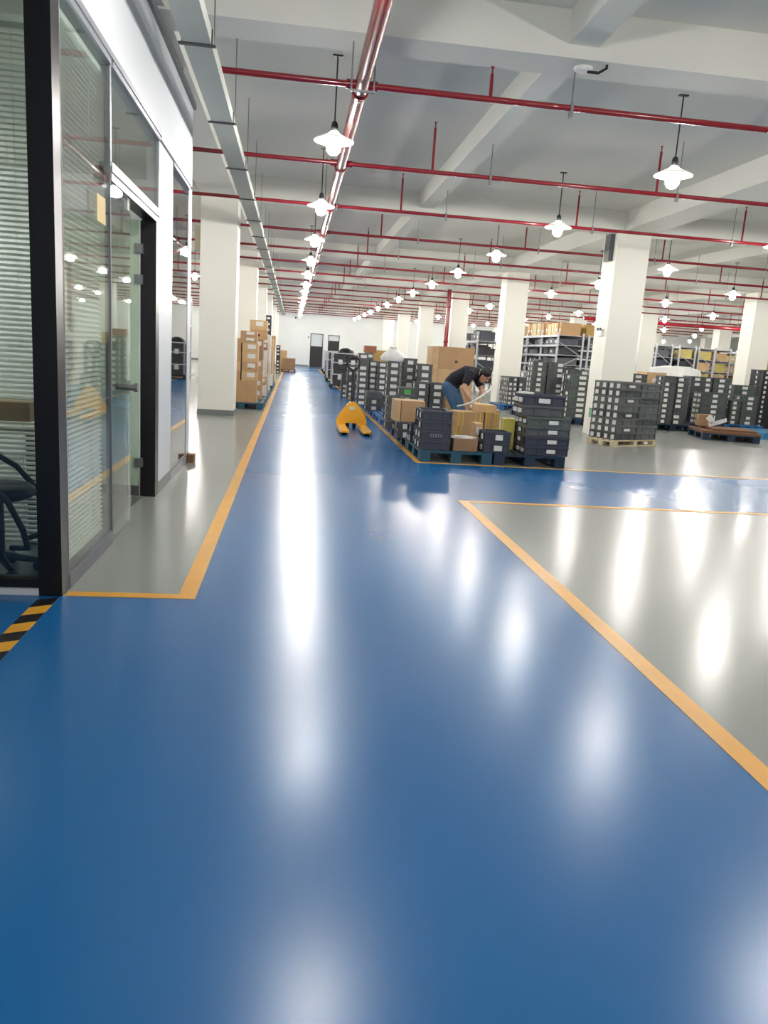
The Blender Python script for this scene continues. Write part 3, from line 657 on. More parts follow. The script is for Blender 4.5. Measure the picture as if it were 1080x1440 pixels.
stack(518, 530, 8, PT, 17.5, 0.4, 0.125, 'labelled stack right beside the tallest one', M_CRATE, pw=0.12, ym=530)
stack(531, 544, 8, PT, 17.3, 0.4, 0.124, 'labelled stack between the tallest one and the white sack', M_CRATE, pw=0.12, ym=530)
stack(512, 524, 8, PT, 19.6, 0.4, 0.146, 'rear stack under the reddish carton', M_CRATE, pw=0.13, ym=530)
for q, (x0, x1, Yq, n) in enumerate(((488, 501, 20.5, 6), (495, 505, 22.0, 7), (480, 492, 22.3, 5), (526, 541, 20.5, 7), (545, 560, 19.0, 7))):
    stack(x0, x1, n, PT if Yq < 21 else 0.0, Yq, 0.4, 0.135, ['far stack beyond the jack handle at the aisle line', 'far stack behind the jack handle', 'short far stack near the wire trolleys', 'far stack under the tan carton', 'far stack behind the white sack'][q], M_CRATE, pw=0.12, ym=530)
a_ = aty(537, 499, 20.5); carton(0.45, 0.4, 0.3, (aty(536, 500, 20.5).x, 20.72, PT+7*0.135), 0, 'tan carton on top of the far crate stack', mt=mat('olive_cardboard', (176, 146, 84), 0.75))
carton(0.3, 0.3, 0.17, (aty(521, 500, 19.6).x, 19.82, PT+8*0.146), 0, 'reddish carton on top of the rear crate stack', mt=mat('reddish_cardboard', (160, 104, 80), 0.75))
# white sack (wrapped goods)
def blob(name, label, cat, loc, pts, mt, seed=1, n=14):
    rnd = random.Random(seed); b = MB(); prof = pts; vs = []
    for r, z in prof:
        for i in range(n):
            q = r*(1+rnd.uniform(-.12, .12)); a = 2*PI*i/n; vs.append((q*math.cos(a)*1.3, q*math.sin(a), z+rnd.uniform(-.015, .015)*(z > 0.01)))
    fs = [(k*n+i, k*n+(i+1) % n, (k+1)*n+(i+1) % n, (k+1)*n+i) for k in range(len(prof)-1) for i in range(n)]
    b.add(vs, fs, 0, True); b.add(vs, [tuple(range(n-1, -1, -1)), tuple(range(len(vs)-n, len(vs)))])
    return tag(b.build(name, mt, None, loc), label, cat)
sx = aty(556, 505, 14.8).x
blob('white_sack', 'white plastic sack with twisted neck on the tall crate stacks', 'sack', (sx-0.06, 14.81, PT+8*0.131+0.002), [(0.16, 0), (0.17, 0.06), (0.14, 0.14), (0.07, 0.2), (0.035, 0.23), (0.05, 0.26)], M_WRAP, 3)
# big cartons behind the person
for q, (x0, x1, z0, z1) in enumerate(((606, 616, PT, 1.55), (616, 666, PT, 0.62), (616, 666, 0.622, 1.09), (616, 666, 1.092, 1.55))):
    a_, b_ = aty(x0, 520, 16.0).x, aty(x1, 520, 16.0).x
    if q == 0:
        for i in range(3): carton(b_-a_-0.01, 0.62, 0.46, ((a_+b_)/2, 16.33, PT+0.465*i), 0, '%s slim carton beside the big brown cartons' % ['bottom', 'middle', 'top'][i], mt=M_CARD2)
    else: carton(b_-a_, 0.75, z1-z0, ((a_+b_)/2, 16.4, z0), 0, '%s of the three big brown cartons behind the person' % ['', 'bottom', 'middle', 'top'][q], mt=M_CARD2 if q == 2 else M_CARD, marks=1)
plastic_pallet((3.62, 16.45, 0), 0, 'wide blue plastic pallet under the big brown cartons', M_NPLAS, 1.7 if False else 1.06, 1.0) if False else None
a_, b_ = aty(629, 555, 13.9).x, aty(646, 555, 13.9).x
carton(b_-a_, 0.4, 0.42, ((a_+b_)/2, 14.15, 0.0), 0, 'dark brown carton on the floor behind the person', mt=M_CARD3)
carton(b_-a_, 0.36, 0.4, ((a_+b_)/2, 14.15, 0.421), 0, 'brown carton stacked on the dark carton behind the person', mt=M_CARD)

# ------------------------------------------------------------------ pallet jack
jk = empty('pallet_jack', 'yellow hand pallet jack with black handle parked in the blue aisle', 'pallet jack', (1.055, 12.3, 0))
for s in (-1, 1):
    f = MB(); c = s*0.185; hw = 0.08
    f.prism([(c-hw, 0.045), (c-hw+0.012, 0.085), (c+hw-0.012, 0.085), (c+hw, 0.045), (c+hw-0.012, 0.045), (c+hw-0.02, 0.075), (c-hw+0.02, 0.075), (c-hw+0.012, 0.045)], 0.10, 1.16)
    f.add([(c-hw, 0.1, 0.045), (c-hw+.012, 0.1, 0.085), (c+hw-.012, 0.1, 0.085), (c+hw, 0.1, 0.045), (c-0.045, 0.0, 0.05), (c-0.04, 0.0, 0.075), (c+0.04, 0.0, 0.075), (c+0.045, 0.0, 0.05)],
          [(0, 1, 5, 4), (1, 2, 6, 5), (2, 3, 7, 6), (4, 5, 6, 7), (0, 4, 7, 3)])
    fo = f.build('fork', M_JACK, jk)
    MB().cyl((c-0.04, 0.2, 0.036), (c+0.04, 0.2, 0.036), 0.036, 14).build('load_roller', M_RUB, fo)
hd = MB()
hd.prism([(-0.265, 0.05), (-0.265, 0.16), (-0.215, 0.26), (-0.075, 0.45), (-0.03, 0.475), (0.03, 0.475), (0.075, 0.45), (0.215, 0.26), (0.265, 0.16), (0.265, 0.05), (0.105, 0.05), (0.105, 0.1), (-0.105, 0.1), (-0.105, 0.05)], 1.16, 1.19)
hdo = hd.build('head_plate', M_JACK, jk)
MB().box(-0.05, 0.05, 1.157, 1.16, 0.34, 0.385).build('rating_label', M_PAPER, hdo)
MB().cyl((0, 1.3, 0.1), (0, 1.3, 0.42), 0.055, 14).box(-0.12, 0.12, 1.19, 1.3, 0.1, 0.2).build('hydraulic_pump', M_JACK, jk)
for s in (-1, 1): MB().cyl((s*0.03, 1.32, 0.09), (s*0.09, 1.32, 0.09), 0.09, 18).build('steer_wheel', M_RUB, jk)
MB().tube([(0, 1.3, 0.42), (0, 1.34, 0.6), (0.0, 1.42, 1.0)], 0.022, 10).build('handle_shaft', M_RUB, jk)
MB().tube([(0, 1.42, 1.0), (-0.09, 1.425, 1.06), (-0.11, 1.43, 1.16), (-0.09, 1.44, 1.21), (0, 1.44, 1.22), (0.09, 1.44, 1.21), (0.11, 1.43, 1.16), (0.09, 1.425, 1.06), (0, 1.42, 1.0)], 0.018, 10).build('handle_grip', M_RUB, jk)

# ------------------------------------------------------------------ wooden pallet block by the exit-sign column
ang = math.atan2(13.37-12.85, 6.64-5.62)
u = Vector((math.cos(ang), math.sin(ang), 0)); v = Vector((-math.sin(ang), math.cos(ang), 0))
corner = Vector((5.62, 12.82, 0)); DX, DY = 1.14, 0.62
pc = corner+u*DX/2+v*DY/2
wood_pallet(pc, ang, 'pale wooden pallet under the block of labelled crates near the exit sign column', M_WOOD, DX, DY, 0.11, 5)
ch_ = 0.126
for lv in range(8):
    for ix in range(2):
        for iy in range(2):
            if iy == 1 and ix == 1 and lv < 7: continue
            p = corner+u*(0.02+0.275+ix*0.552)+v*(0.155+iy*0.31)
            pos = 'topmost' if lv == 7 else ORD[lv]
            wh = 'column-side end' if ix == 0 and iy == 0 else ('far end' if ix == 1 else 'rear corner')
            crate((p.x, p.y, 0.11+lv*ch_), ang, 0.55, 0.305, ch_, '%s crate at the %s of the wooden pallet block' % (pos, wh), M_CRATEL if (lv+ix) % 3 else M_CRATE,
                  'crate block on the wooden pallet', [(0.5, 0.16, 0.045)] if iy == 0 and (lv*ix+lv) % 2 else None, [(0.25, 0.07, 0.075), (0.75, 0.07, 0.075)] if ix == 0 else None)
# exit sign on the column
es = empty('exit_sign', 'small green and white exit sign low on the white column', 'sign', (6.0-0.002, 14.86, 0.33))
es.location = (6.325-CW, 14.95, 0.34)
MB().box(-0.012, 0, -0.13, 0.13, 0, 0.2).build('plate', M_SHADE, es)
for (y0, y1, z0, z1) in ((-0.12, -0.01, 0.105, 0.19), (0.01, 0.12, 0.105, 0.19), (-0.12, -0.01, 0.01, 0.095), (0.01, 0.12, 0.01, 0.095)):
    g = MB().box(-0.0135, -0.012, y0, y1, z0, z1).build('green_panel', M_GREEN, es)
    cy_, cz_ = (y0+y1)/2, (z0+z1)/2
    MB().box(-0.0145, -0.0135, cy_-0.008, cy_+0.008, cz_-0.03, cz_+0.02).box(-0.0145, -0.0135, cy_-0.03, cy_+0.02, cz_-0.004, cz_+0.008).build('pictogram', M_SHADE, g)
bxp = empty('junction_box', 'grey metal box mounted high on the exit sign column', 'box', (6.325-CW, 14.95, 3.35))
bx('housing', -0.09, 0, -0.12, 0.12, 0, 0.5, M_DALU, bxp)
ss = empty('wall_speaker', 'white round alarm fixture high on the exit sign column', 'alarm', (6.325-CW, 14.95, 1.95))
MB().box(-0.05, 0, -0.1, 0.1, 0, 0.1).build('housing', M_SHADE, ss)
MB().box(-0.075, -0.05, -0.09, -0.03, 0.1, 0.15).box(-0.075, -0.05, 0.03, 0.09, 0.1, 0.15).box(-0.05, -0.0, -0.02, 0.02, 0.1, 0.12).build('lamp_head', M_DALU, ss)

# ------------------------------------------------------------------ crate clusters behind
def pal_at(x, Y, label, mt, z=0, dx=1.0, dy=1.2, rz=0, group=None): return plastic_pallet((aty(x, 560, Y).x, Y+dy/2, z), rz, label, mt, dx, dy, group=group)
pal_at(727, 20.9, 'navy plastic pallet under the densely labelled crates beside the second column', M_BPLAS, dx=0.96)
stack(714, 727, 6, PT, 20.98, 0.9, 0.128, 'densely labelled stack beside the second column', M_CRATE, front=(0.25, 0.75), side=(0.1, 0.3, 0.5, 0.7, 0.9), pw=0.07, ym=550)
stack(728, 740, 6, PT, 20.98, 0.9, 0.128, 'densely labelled dark stack next to the second column stack', M_CRATE, front=(0.3,), side=(0.2, 0.5, 0.8), pw=0.07, ym=550)
pal_at(768, 18.3, 'navy plastic pallet under the tall dark stacks behind the cross aisle crates', M_NPLAS, dx=1.05)
pal_at(817, 17.2, 'navy plastic pallet under the green-grey stacks beside the exit sign column', M_NPLAS, dx=0.66)
stack(746, 766, 10, PT, 18.38, 0.5, 0.124, 'tall grey-green stack behind the wide lower stack', M_CRATEG, front=(0.5,), side=(0.3, 0.7), pw=0.1, ym=550, mats=[M_CRATE, M_CRATEG, M_CRATE])
stack(767, 789, 10, PT, 18.38, 0.5, 0.124, 'tall dark stack in the middle behind the wide lower stack', M_CRATE, front=(0.8,), side=(0.3, 0.7), pw=0.12, ym=550)
stack(752, 772, 10, PT, 18.95, 0.5, 0.128, 'rear tall stack on the navy pallet', M_CRATE, front=(0.5,), side=(0.3, 0.7), pw=0.1, ym=550)
stack(800, 833, 8, PT, 17.3, 0.4, 0.124, 'green-grey stack beside the exit sign column', M_CRATEG, front=(0.5,), side=(0.5,), pw=0.16, ym=560, mats=[M_CRATEG, M_CRATE, M_CRATEG, M_CRATEG])
stack(797, 824, 9, PT, 17.75, 0.4, 0.122, 'tall dark stack behind the green-grey one', M_CRATE, front=(0.3, 0.8), side=(0.5,), pw=0.12, ym=560)
# right cluster
pal_at(952, 17.0, 'navy plastic pallet under the dark crates behind the brown pallet', M_NPLAS, dx=1.0)
stack(930, 949, 9, PT, 17.08, 0.42, 0.122, 'dark stack right behind the wooden pallet block', M_CRATE, front=(0.3,), side=(0.5,), pw=0.1, ym=560)
stack(950, 966, 9, PT, 17.08, 0.42, 0.122, 'dark labelled stack beside the brown pallet', M_CRATE, front=(0.3,), side=(0.5,), pw=0.12, ym=560)
stack(936, 966, 8, PT, 17.62, 0.5, 0.122, 'dark stack behind the brown pallet pair', M_CRATE, front=(0.4, 0.8), side=(0.5,), pw=0.1, ym=560)
pal_at(998, 17.64, 'navy plastic pallet under the dark crates in the middle of the cluster', M_NPLAS, dx=0.84)
stack(968, 999, 9, PT, 18.3, 0.42, 0.125, 'tallest dark stack of the right cluster', M_CRATE, front=(0.3, 0.8), side=(0.5,), pw=0.12, ym=560)
stack(1000, 1024, 9, PT, 18.3, 0.42, 0.125, 'green-grey stack rising behind the lower crates', M_CRATEG, front=(0.5,), side=(0.5,), pw=0.14, ym=560, mats=[M_CRATE, M_CRATEG])
stack(985, 1020, 6, PT, 17.68, 0.45, 0.127, 'lower stack in the middle of the right cluster', M_CRATEL, front=(0.55,), side=(0.3, 0.7), pw=0.14, ym=570, mats=[M_CRATE, M_CRATEG, M_CRATE])
pal_at(1052, 18.2, 'blue plastic pallet under the green-grey pair of stacks', M_BPLAS, dx=1.05)
stack(1026, 1041, 5, PT, 18.3, 0.42, 0.12, 'narrow green-grey stack beside the pair', M_CRATEG, front=(0.4,), side=(0.5,), pw=0.1, ym=580, mats=[M_CRATE, M_CRATEG])
stack(1042, 1064, 6, PT, 18.25, 0.45, 0.122, 'green-grey stack above the light blue pallet', M_CRATEG, front=(0.5,), side=(0.5,), pw=0.13, ym=580, mats=[M_CRATEG, M_CRATE, M_CRATEG])
stack(1027, 1058, 8, PT, 18.85, 0.42, 0.122, 'rear green-grey stack near the right white column', M_CRATEG, front=(0.5,), side=(0.5,), pw=0.14, ym=580)
for q in range(3):
    stack(1068+q*19, 1086+q*19, 12, 0.0, 19.6, 0.6, 0.13, ['tall black stack beside the right white column', 'tall black stack second from the right white column', 'tall black stack third from the right white column'][q], M_DARKBOX, front=(0.3,), side=(0.5,), pw=0.06, ym=560)
stack(884, 910, 10, 0.0, 18.6, 0.5, 0.124, 'black stack showing above the wooden pallet block', M_CRATE, front=(0.5,), side=(), pw=0.14, ym=540)
wc = aty(925, 535, 19.6)
carton(0.55, 0.6, 1.3, (wc.x, 20.0, 0.0), 0, 'brown wrapped carton pile behind the wooden pallet block', mt=M_CARD2, papers=((0.3, 0.8, 0.15, 0.1),))
blob('stretch_wrapped_load', 'white stretch-wrapped load behind the dark crates of the cluster', 'wrapped load', (aty(957, 525, 21.0).x, 21.3, 0.0), [(0.62, 0), (0.62, 0.6), (0.6, 1.15), (0.5, 1.42), (0.3, 1.5)], M_WRAP, 5, 18)
# brown boards pallet
bpc = Vector((9.05, 15.75, 0))
d_ = math.atan2(14.6-16.75, 8.78-8.6)
plastic_pallet((9.25, 15.6, 0), R_(-14), 'navy plastic pallet under brown boards, in front of the crate cluster', M_NPLAS, 1.15, 1.2)
tb = empty('brown_board_stack', 'stack of brown wooden boards on the navy pallet', 'boards', (9.25, 15.6, 0.15), R_(-14))
for i in range(6): bx('board', -0.58, 0.58, -0.6+i*0.2, -0.405+i*0.2, 0, 0.045, M_BWOOD, tb)
for i in range(4): bx('board', -0.35, 0.55, -0.45+i*0.22, -0.25+i*0.22, 0.045, 0.09, M_BWOOD, tb)
bn = tag(MB().box(-0.2, 0.2, -0.01, 0.01, 0.0, 0.08, 0, Matrix.Rotation(R_(-18), 4, 'Y')).box(-0.28, -0.12, -0.01, 0.01, -0.1, 0.02, 0, Matrix.Rotation(R_(40), 4, 'Y')).build('torn_wrap', M_WRAP), 'torn white plastic wrap lying on the brown boards', 'plastic wrap')
bn.location = (8.9, 15.25, 0.33)
carton(0.3, 0.3, 0.24, (8.98, 15.95, 0.242), R_(-14), 'small dark brown carton on the brown boards', mt=M_CARD3)
plastic_pallet((10.95, 16.65, 0), R_(8), 'light blue plastic pallet standing empty at the right', mat('light_blue_plastic', (60, 130, 170), 0.4), 1.2, 1.2, 0.15)

# ------------------------------------------------------------------ racks
def rack(name, label, x0, y0, nb, bay, depth, levels, ztop, contents, seed, axis='y', top=None):
    """shelf rack running along Y from y0; front (left) face at x0"""
    e = empty(name, label, 'rack', (x0, y0, 0)); rnd = random.Random(seed)
    L = nb*bay
    up_ = MB().box(-0.03, 0.03, -0.03, 0.03, 0, ztop).mesh('upright', M_RACK)
    for i in range(nb+1):
        for x in (0.03, depth-0.03): ob('upright', up_, e, (x, i*bay, 0))
        for z in [0.3+0.9*q for q in range(int((ztop-0.4)/0.9))]:
            Ln = depth-0.12
            MB().tube([(0.06, i*bay, z), (depth-0.06, i*bay, z+0.45)], 0.014, 5).build('brace', M_RACK, e)
            MB().tube([(0.06, i*bay, z+0.9), (depth-0.06, i*bay, z+0.45)], 0.014, 5).build('brace', M_RACK, e)
    bm_ = MB().box(-0.02, 0.02, 0.03, bay-0.03, -0.07, 0).mesh('beam', M_RACK)
    sm_ = MB().box(0.05, depth-0.05, 0.005, bay-0.005, -0.02, 0).mesh('shelf', M_RACK)
    for z in levels:
        for i in range(nb):
            ob('beam', bm_, e, (0.02, i*bay, z)); ob('beam', bm_, e, (depth-0.02, i*bay, z)); ob('shelf', sm_, e, (0, i*bay, z))
    return e
def fill(x0, y0, nb, bay, depth, levels, gap, label, kinds, seed, per=3, name='storage_box', cat='box', skip=0.1, hh=(0.6, 0.9), group=None):
    rnd = random.Random(seed)
    for lv, z in enumerate(levels):
        for i in range(nb):
            yy = y0+i*bay+0.06
            wd = (bay-0.12)/per
            for q in range(per):
                if rnd.random() < skip: continue
                h = gap*rnd.uniform(*hh); mt = rnd.choice(kinds)
                b = MB(); dx = depth-0.25; g = wd-0.03
                b.box(0, dx, 0, g, 0, h-0.012); b.box(-0.006, dx+0.006, -0.006, g+0.006, h-0.035, h-0.012); b.box(0.01, dx-0.01, 0.01, g-0.01, h-0.012, h)
                o = tag(b.build(name, mt, None, (x0+0.08+rnd.uniform(0, 0.05), yy+q*wd+0.015, z)), label if len(levels) == 1 else label+', '+ORD[lv]+' loaded level, '+NTH[i]+' bay', cat, group or label)
                if rnd.random() < 0.6:
                    lw = min(0.14, g*0.6); MB().box(-0.008, -0.005, g/2-lw/2, g/2+lw/2, h*0.3, h*0.3+min(0.09, h*0.4)).build('paper_label', M_PAPER, o)
LV = [0.35, 0.68, 1.01, 1.34, 1.67, 2.0, 2.33]
RX = 8.9
rack('storage_rack', 'pale grey steel rack with dark bins and cartons along its top', RX, 26.0, 5, 1.75, 0.95, LV, 2.42, None, 1)
fill(RX, 26.0, 5, 1.75, 0.95, LV[2:-1], 0.3, 'dark bin on a shelf of the pale grey rack', [M_DARKBOX, M_CRATE, M_CRATEB], 2, 3, 'storage_bin', 'bin', 0.15, (0.55, 0.85))
fill(RX, 26.0, 5, 1.75, 0.95, LV[-1:], 0.5, 'tan carton standing on top of the pale grey rack', [M_CARD2, M_CARD, mat('pale_card', (206, 190, 150), 0.7)], 3, 7, 'carton', 'carton', 0.08, (0.7, 0.95))
a_ = aty(815, 470, 25.8)
carton(1.3, 0.8, 0.42, (RX+1.8, 26.8, 2.33), 0, 'long olive carton on the rack top beside the exit sign column', mt=MATS['olive_cardboard'])
rack('storage_rack', 'pale grey steel rack standing back to back with the carton-topped rack', RX+1.1, 26.0, 5, 1.75, 0.95, LV, 2.33+0.05, None, 11)
fill(RX+1.1, 26.0, 5, 1.75, 0.95, LV[2:-1], 0.3, 'dark bin on the back to back rack', [M_DARKBOX, M_CRATE, M_RACK], 12, 2, 'storage_bin', 'bin', 0.2, (0.5, 0.85))
# rack behind the person
rack('storage_rack', 'pale rack with dark crates behind the stooping person', 7.2, 30.6, 3, 1.7, 0.9, [0.4, 0.95, 1.5, 2.05], 2.1, None, 21)
fill(7.2, 30.6, 3, 1.7, 0.9, [0.4, 0.95, 1.5, 2.05], 0.5, 'dark box on the pale rack behind the person', [M_DARKBOX, M_CRATE, M_CRATEB], 22, 3, 'storage_bin', 'bin', 0.1, (0.5, 0.9))
# right far racks
LV2 = [0.45, 0.95, 1.45, 1.95, 2.42]
for q, (X0, Y0, lab, cont, kinds) in enumerate(((15.35, 32.0, 'pale rack with crossed end braces behind the dark crate cluster', 'dark box on the braced rack behind the cluster', [M_DARKBOX, M_CRATE, M_CRATEB]),
        (16.4, 32.0, 'pale rack with crossed end braces next to the yellow bins', 'dark box on the braced rack next to the yellow bins', [M_DARKBOX, M_CRATE, M_YBOX]),
        (17.5, 32.4, 'pale rack filled with yellow bins', 'yellow bin on the pale rack', [M_YBOX, M_YBOX, M_CARD2]),
        (18.6, 33.0, 'farther pale rack filled with yellow bins', 'yellow bin on the farther pale rack', [M_YBOX, M_CARD2, M_YBOX]),
        (20.2, 32.0, 'outermost pale rack filled with yellow bins', 'yellow bin on the outermost pale rack', [M_YBOX, M_CARD2, M_YBOX]))):
    rack('storage_rack', lab, X0, Y0, 3, 2.0, 0.78, LV2, 2.5, None, 31+q)
    fill(X0, Y0, 3, 2.0, 0.78, LV2[:4], 0.46, cont, kinds, 71+q, 3, 'storage_bin', 'bin', 0.06, (0.6, 0.9))
# left racks beyond the office
rack('storage_rack', 'rack of brown cartons against the left side beyond the office', -4.6, 16.5, 6, 2.0, 1.0, [0.15, 1.0, 1.85, 2.7], 2.8, None, 61)
fill(-4.6, 16.5, 6, 2.0, 1.0, [0.15, 1.0, 1.85], 0.8, 'brown carton on the rack beyond the office', [M_CARD, M_CARD3, M_CARD2], 62, 3, 'carton', 'carton', 0.05, (0.6, 0.9))

# ------------------------------------------------------------------ left cartons beside the aisle
LP = [(-0.98, 16.45), (-0.98, 17.6), (-0.98, 18.8), (-0.98, 20.0), (-0.98, 21.2), (-0.98, 23.8), (-0.98, 25.0), (-0.98, 26.2)]
for q, (x, y_) in enumerate(LP):
    plastic_pallet((x-0.06, y_+0.5, 0), 0, 'teal plastic pallet under the brown cartons beside the left column' if q == 0 else 'teal plastic pallet under cartons along the carton side line', M_TPLAS, 0.9, 1.1, 0.14, group=None if q == 0 else 'pallets under the left cartons')
def cpile(x0, x1, y0, dy, hs, what, mt, papers=True, marks=1, z=0.14, nx=1, seed=0):
    rnd = random.Random(seed+int(y0*100))
    n = len(hs); wd = (x1-x0)/nx
    for i, h in enumerate(hs):
        for k in range(nx):
            pos = ORD[i] if i < n-1 else ('topmost' if n > 1 else 'single')
            lab = '%s carton of the %s' % (pos, what) if nx == 1 else '%s carton on the %s of the %s' % (pos, 'aisle side' if k == nx-1 else 'column side', what)
            carton(wd-0.022, dy, h, (x0+wd*(k+0.5)+rnd.uniform(-.005, .005), y0+dy/2, z), rnd.uniform(-.008, .008), lab, mt=rnd.choice(mt), papers=((0.35, 0.4, 0.16, min(0.09, h*0.45)),) if papers and rnd.random() < .7 and k == nx-1 else (), marks=marks if rnd.random() < .7 else 0)
        z += h+0.0014
    return z
z = cpile(-1.4, -0.72, 16.4, 0.5, [0.45], 'big base layer under the front pile', [M_CARD], False, 0)
z = cpile(-1.4, -0.72, 16.4, 0.5, [0.19, 0.19, 0.19, 0.19], 'front pile beside the left column', [M_CARD, M_CARD2], True, 1, z, 2)
z = cpile(-1.1, -0.74, 16.4, 0.45, [0.12, 0.12], 'small pair on the front pile', [M_CARD], True, 1, z)
z = cpile(-1.3, -0.66, 17.55, 0.5, [0.22, 0.22, 0.2, 0.22, 0.22, 0.22], 'second pile from the left column', [M_CARD, M_CARD3], True, 1, 0.14, 2)
z = cpile(-0.98, -0.58, 17.55, 0.45, [0.21, 0.2], 'tall pair crowning the second pile', [M_CARD2, M_CARD], True, 1, z)
z = cpile(-1.2, -0.62, 18.75, 0.55, [0.25, 0.2, 0.22, 0.2, 0.2, 0.16], 'third pile from the left column', [M_CARD3, M_CARD, M_WRAP], True, 1, 0.14, 2)
z = cpile(-1.2, -0.62, 19.95, 0.7, [0.25, 0.25, 0.25, 0.25, 0.25], 'fourth pile from the left column', [M_CARD, M_CARD2], True, 0, 0.14, 1)
z = cpile(-1.2, -0.6, 21.15, 0.8, [0.4, 0.35, 0.35, 0.35], 'pale wrapped pile farther along the aisle', [M_WRAP, mat('pale_wrapped_card', (204, 196, 186), 0.5)], False, 0, 0.14, 1)
z = cpile(-1.2, -0.6, 23.75, 0.8, [0.35, 0.35, 0.35, 0.35], 'pile beyond the wrapped one', [M_CARD2, M_WRAP], False, 0, 0.14, 1)
z = cpile(-1.2, -0.6, 24.95, 0.8, [0.35, 0.35, 0.35, 0.3], 'distant pile next to the third column', [M_CARD, M_CARD2], False, 0, 0.14, 1)
z = cpile(-1.2, -0.6, 26.15, 0.8, [0.4, 0.4, 0.4, 0.3], 'most distant pile of the near row', [M_CARD3, M_CARD], False, 0, 0.14, 1)
stack(373, 381, 12, 0.0, 28.2, 0.5, 0.197, 'tall dark stack behind the carton piles', M_DARKBOX, front=(0.5,), side=(), pw=0.1, ym=470)
stack(388, 394, 8, 0.0, 38.5, 0.6, 0.17, 'dark far stack beyond the cartons', M_DARKBOX, front=(0.5,), side=(), pw=0.1, ym=500)
fx = aty(406, 510, 41.0).x
wood_pallet((fx, 41.6, 0), 0, 'dark pallet under brown cartons near the far wall', M_BWOOD, 0.75, 1.0, 0.14)
carton(0.68, 0.8, 0.58, (fx, 41.6, 0.14), 0, 'big brown carton on the pallet near the far wall', mt=M_CARD3)
carton(0.4, 0.6, 1.1, (aty(398, 505, 42.6).x, 42.9, 0.0), 0, 'tall brown carton behind the far pallet', mt=M_CARD)
pbx = empty('electrical_panel', 'beige electrical panel box on the left column', 'panel', (-1.4-CW, 15.0, 3.0))
bx('housing', -0.12, 0, -0.15, 0.15, -0.05, 0.35, M_PANEL, pbx)

# ------------------------------------------------------------------ wire trolleys far along the aisle
def trolley(loc, dx, dy, h, label, mt=M_RACK):
    e = empty('wire_trolley', label, 'trolley', loc, 0, 'wire trolleys')
    for x in (-dx/2, dx/2):
        for y_ in (-dy/2, dy/2): MB().cyl((x, y_, 0.12), (x, y_, h), 0.018, 6).build('post', mt, e); MB().cyl((x, y_, 0), (x, y_, 0.12), 0.045, 8).build('caster', M_RUB, e)
    b = MB().box(-dx/2-.03, dx/2+.03, -dy/2-.03, dy/2+.03, 0.12, 0.16); b.build('base', M_RUB, e)
    for z in (0.5, 0.9, h-0.03):
        MB().box(-dx/2, dx/2, -dy/2-.012, -dy/2+.012, z-.015, z+.015).box(-dx/2-.012, -dx/2+.012, -dy/2, dy/2, z-.015, z+.015).box(dx/2-.012, dx/2+.012, -dy/2, dy/2, z-.015, z+.015).build('rail', mt, e)
    return e
TL = [(476, 27.0), (468, 32.5), (466, 36.5), (462, 41.5), (459, 46.0)]
for q, (x, Yq) in enumerate(TL):
    X = aty(x, 510, Yq).x+0.3
    trolley((X, Yq+0.5, 0), 1.0, 0.9, 1.25, '%s grey wire trolley with dark bins, counted from the pallet jack' % NTH[q])
    for i in range(2):
        for s in (0, 1):
            if q == 4 and i: continue
            crate((X-0.22+0.44*s, Yq+0.5, 0.161+0.52*i), 0, 0.42, 0.6, 0.5, '%s dark bin on the %s of the %s wire trolley' % (['lower', 'upper'][i], ['aisle side', 'inner side'][s], NTH[q]), M_DARKBOX, 'bins in the wire trolleys', [(0.5, 0.14, 0.16)])
X = aty(478, 490, 30.0).x
blob('black_bag', 'black bag heaped on dark bins near the far doors', 'bag', (aty(486, 500, 29.4).x, 29.4, 0.0), [(0.27, 0), (0.3, 0.5), (0.3, 1.0), (0.22, 1.32), (0.08, 1.4)], M_RUB, 9)

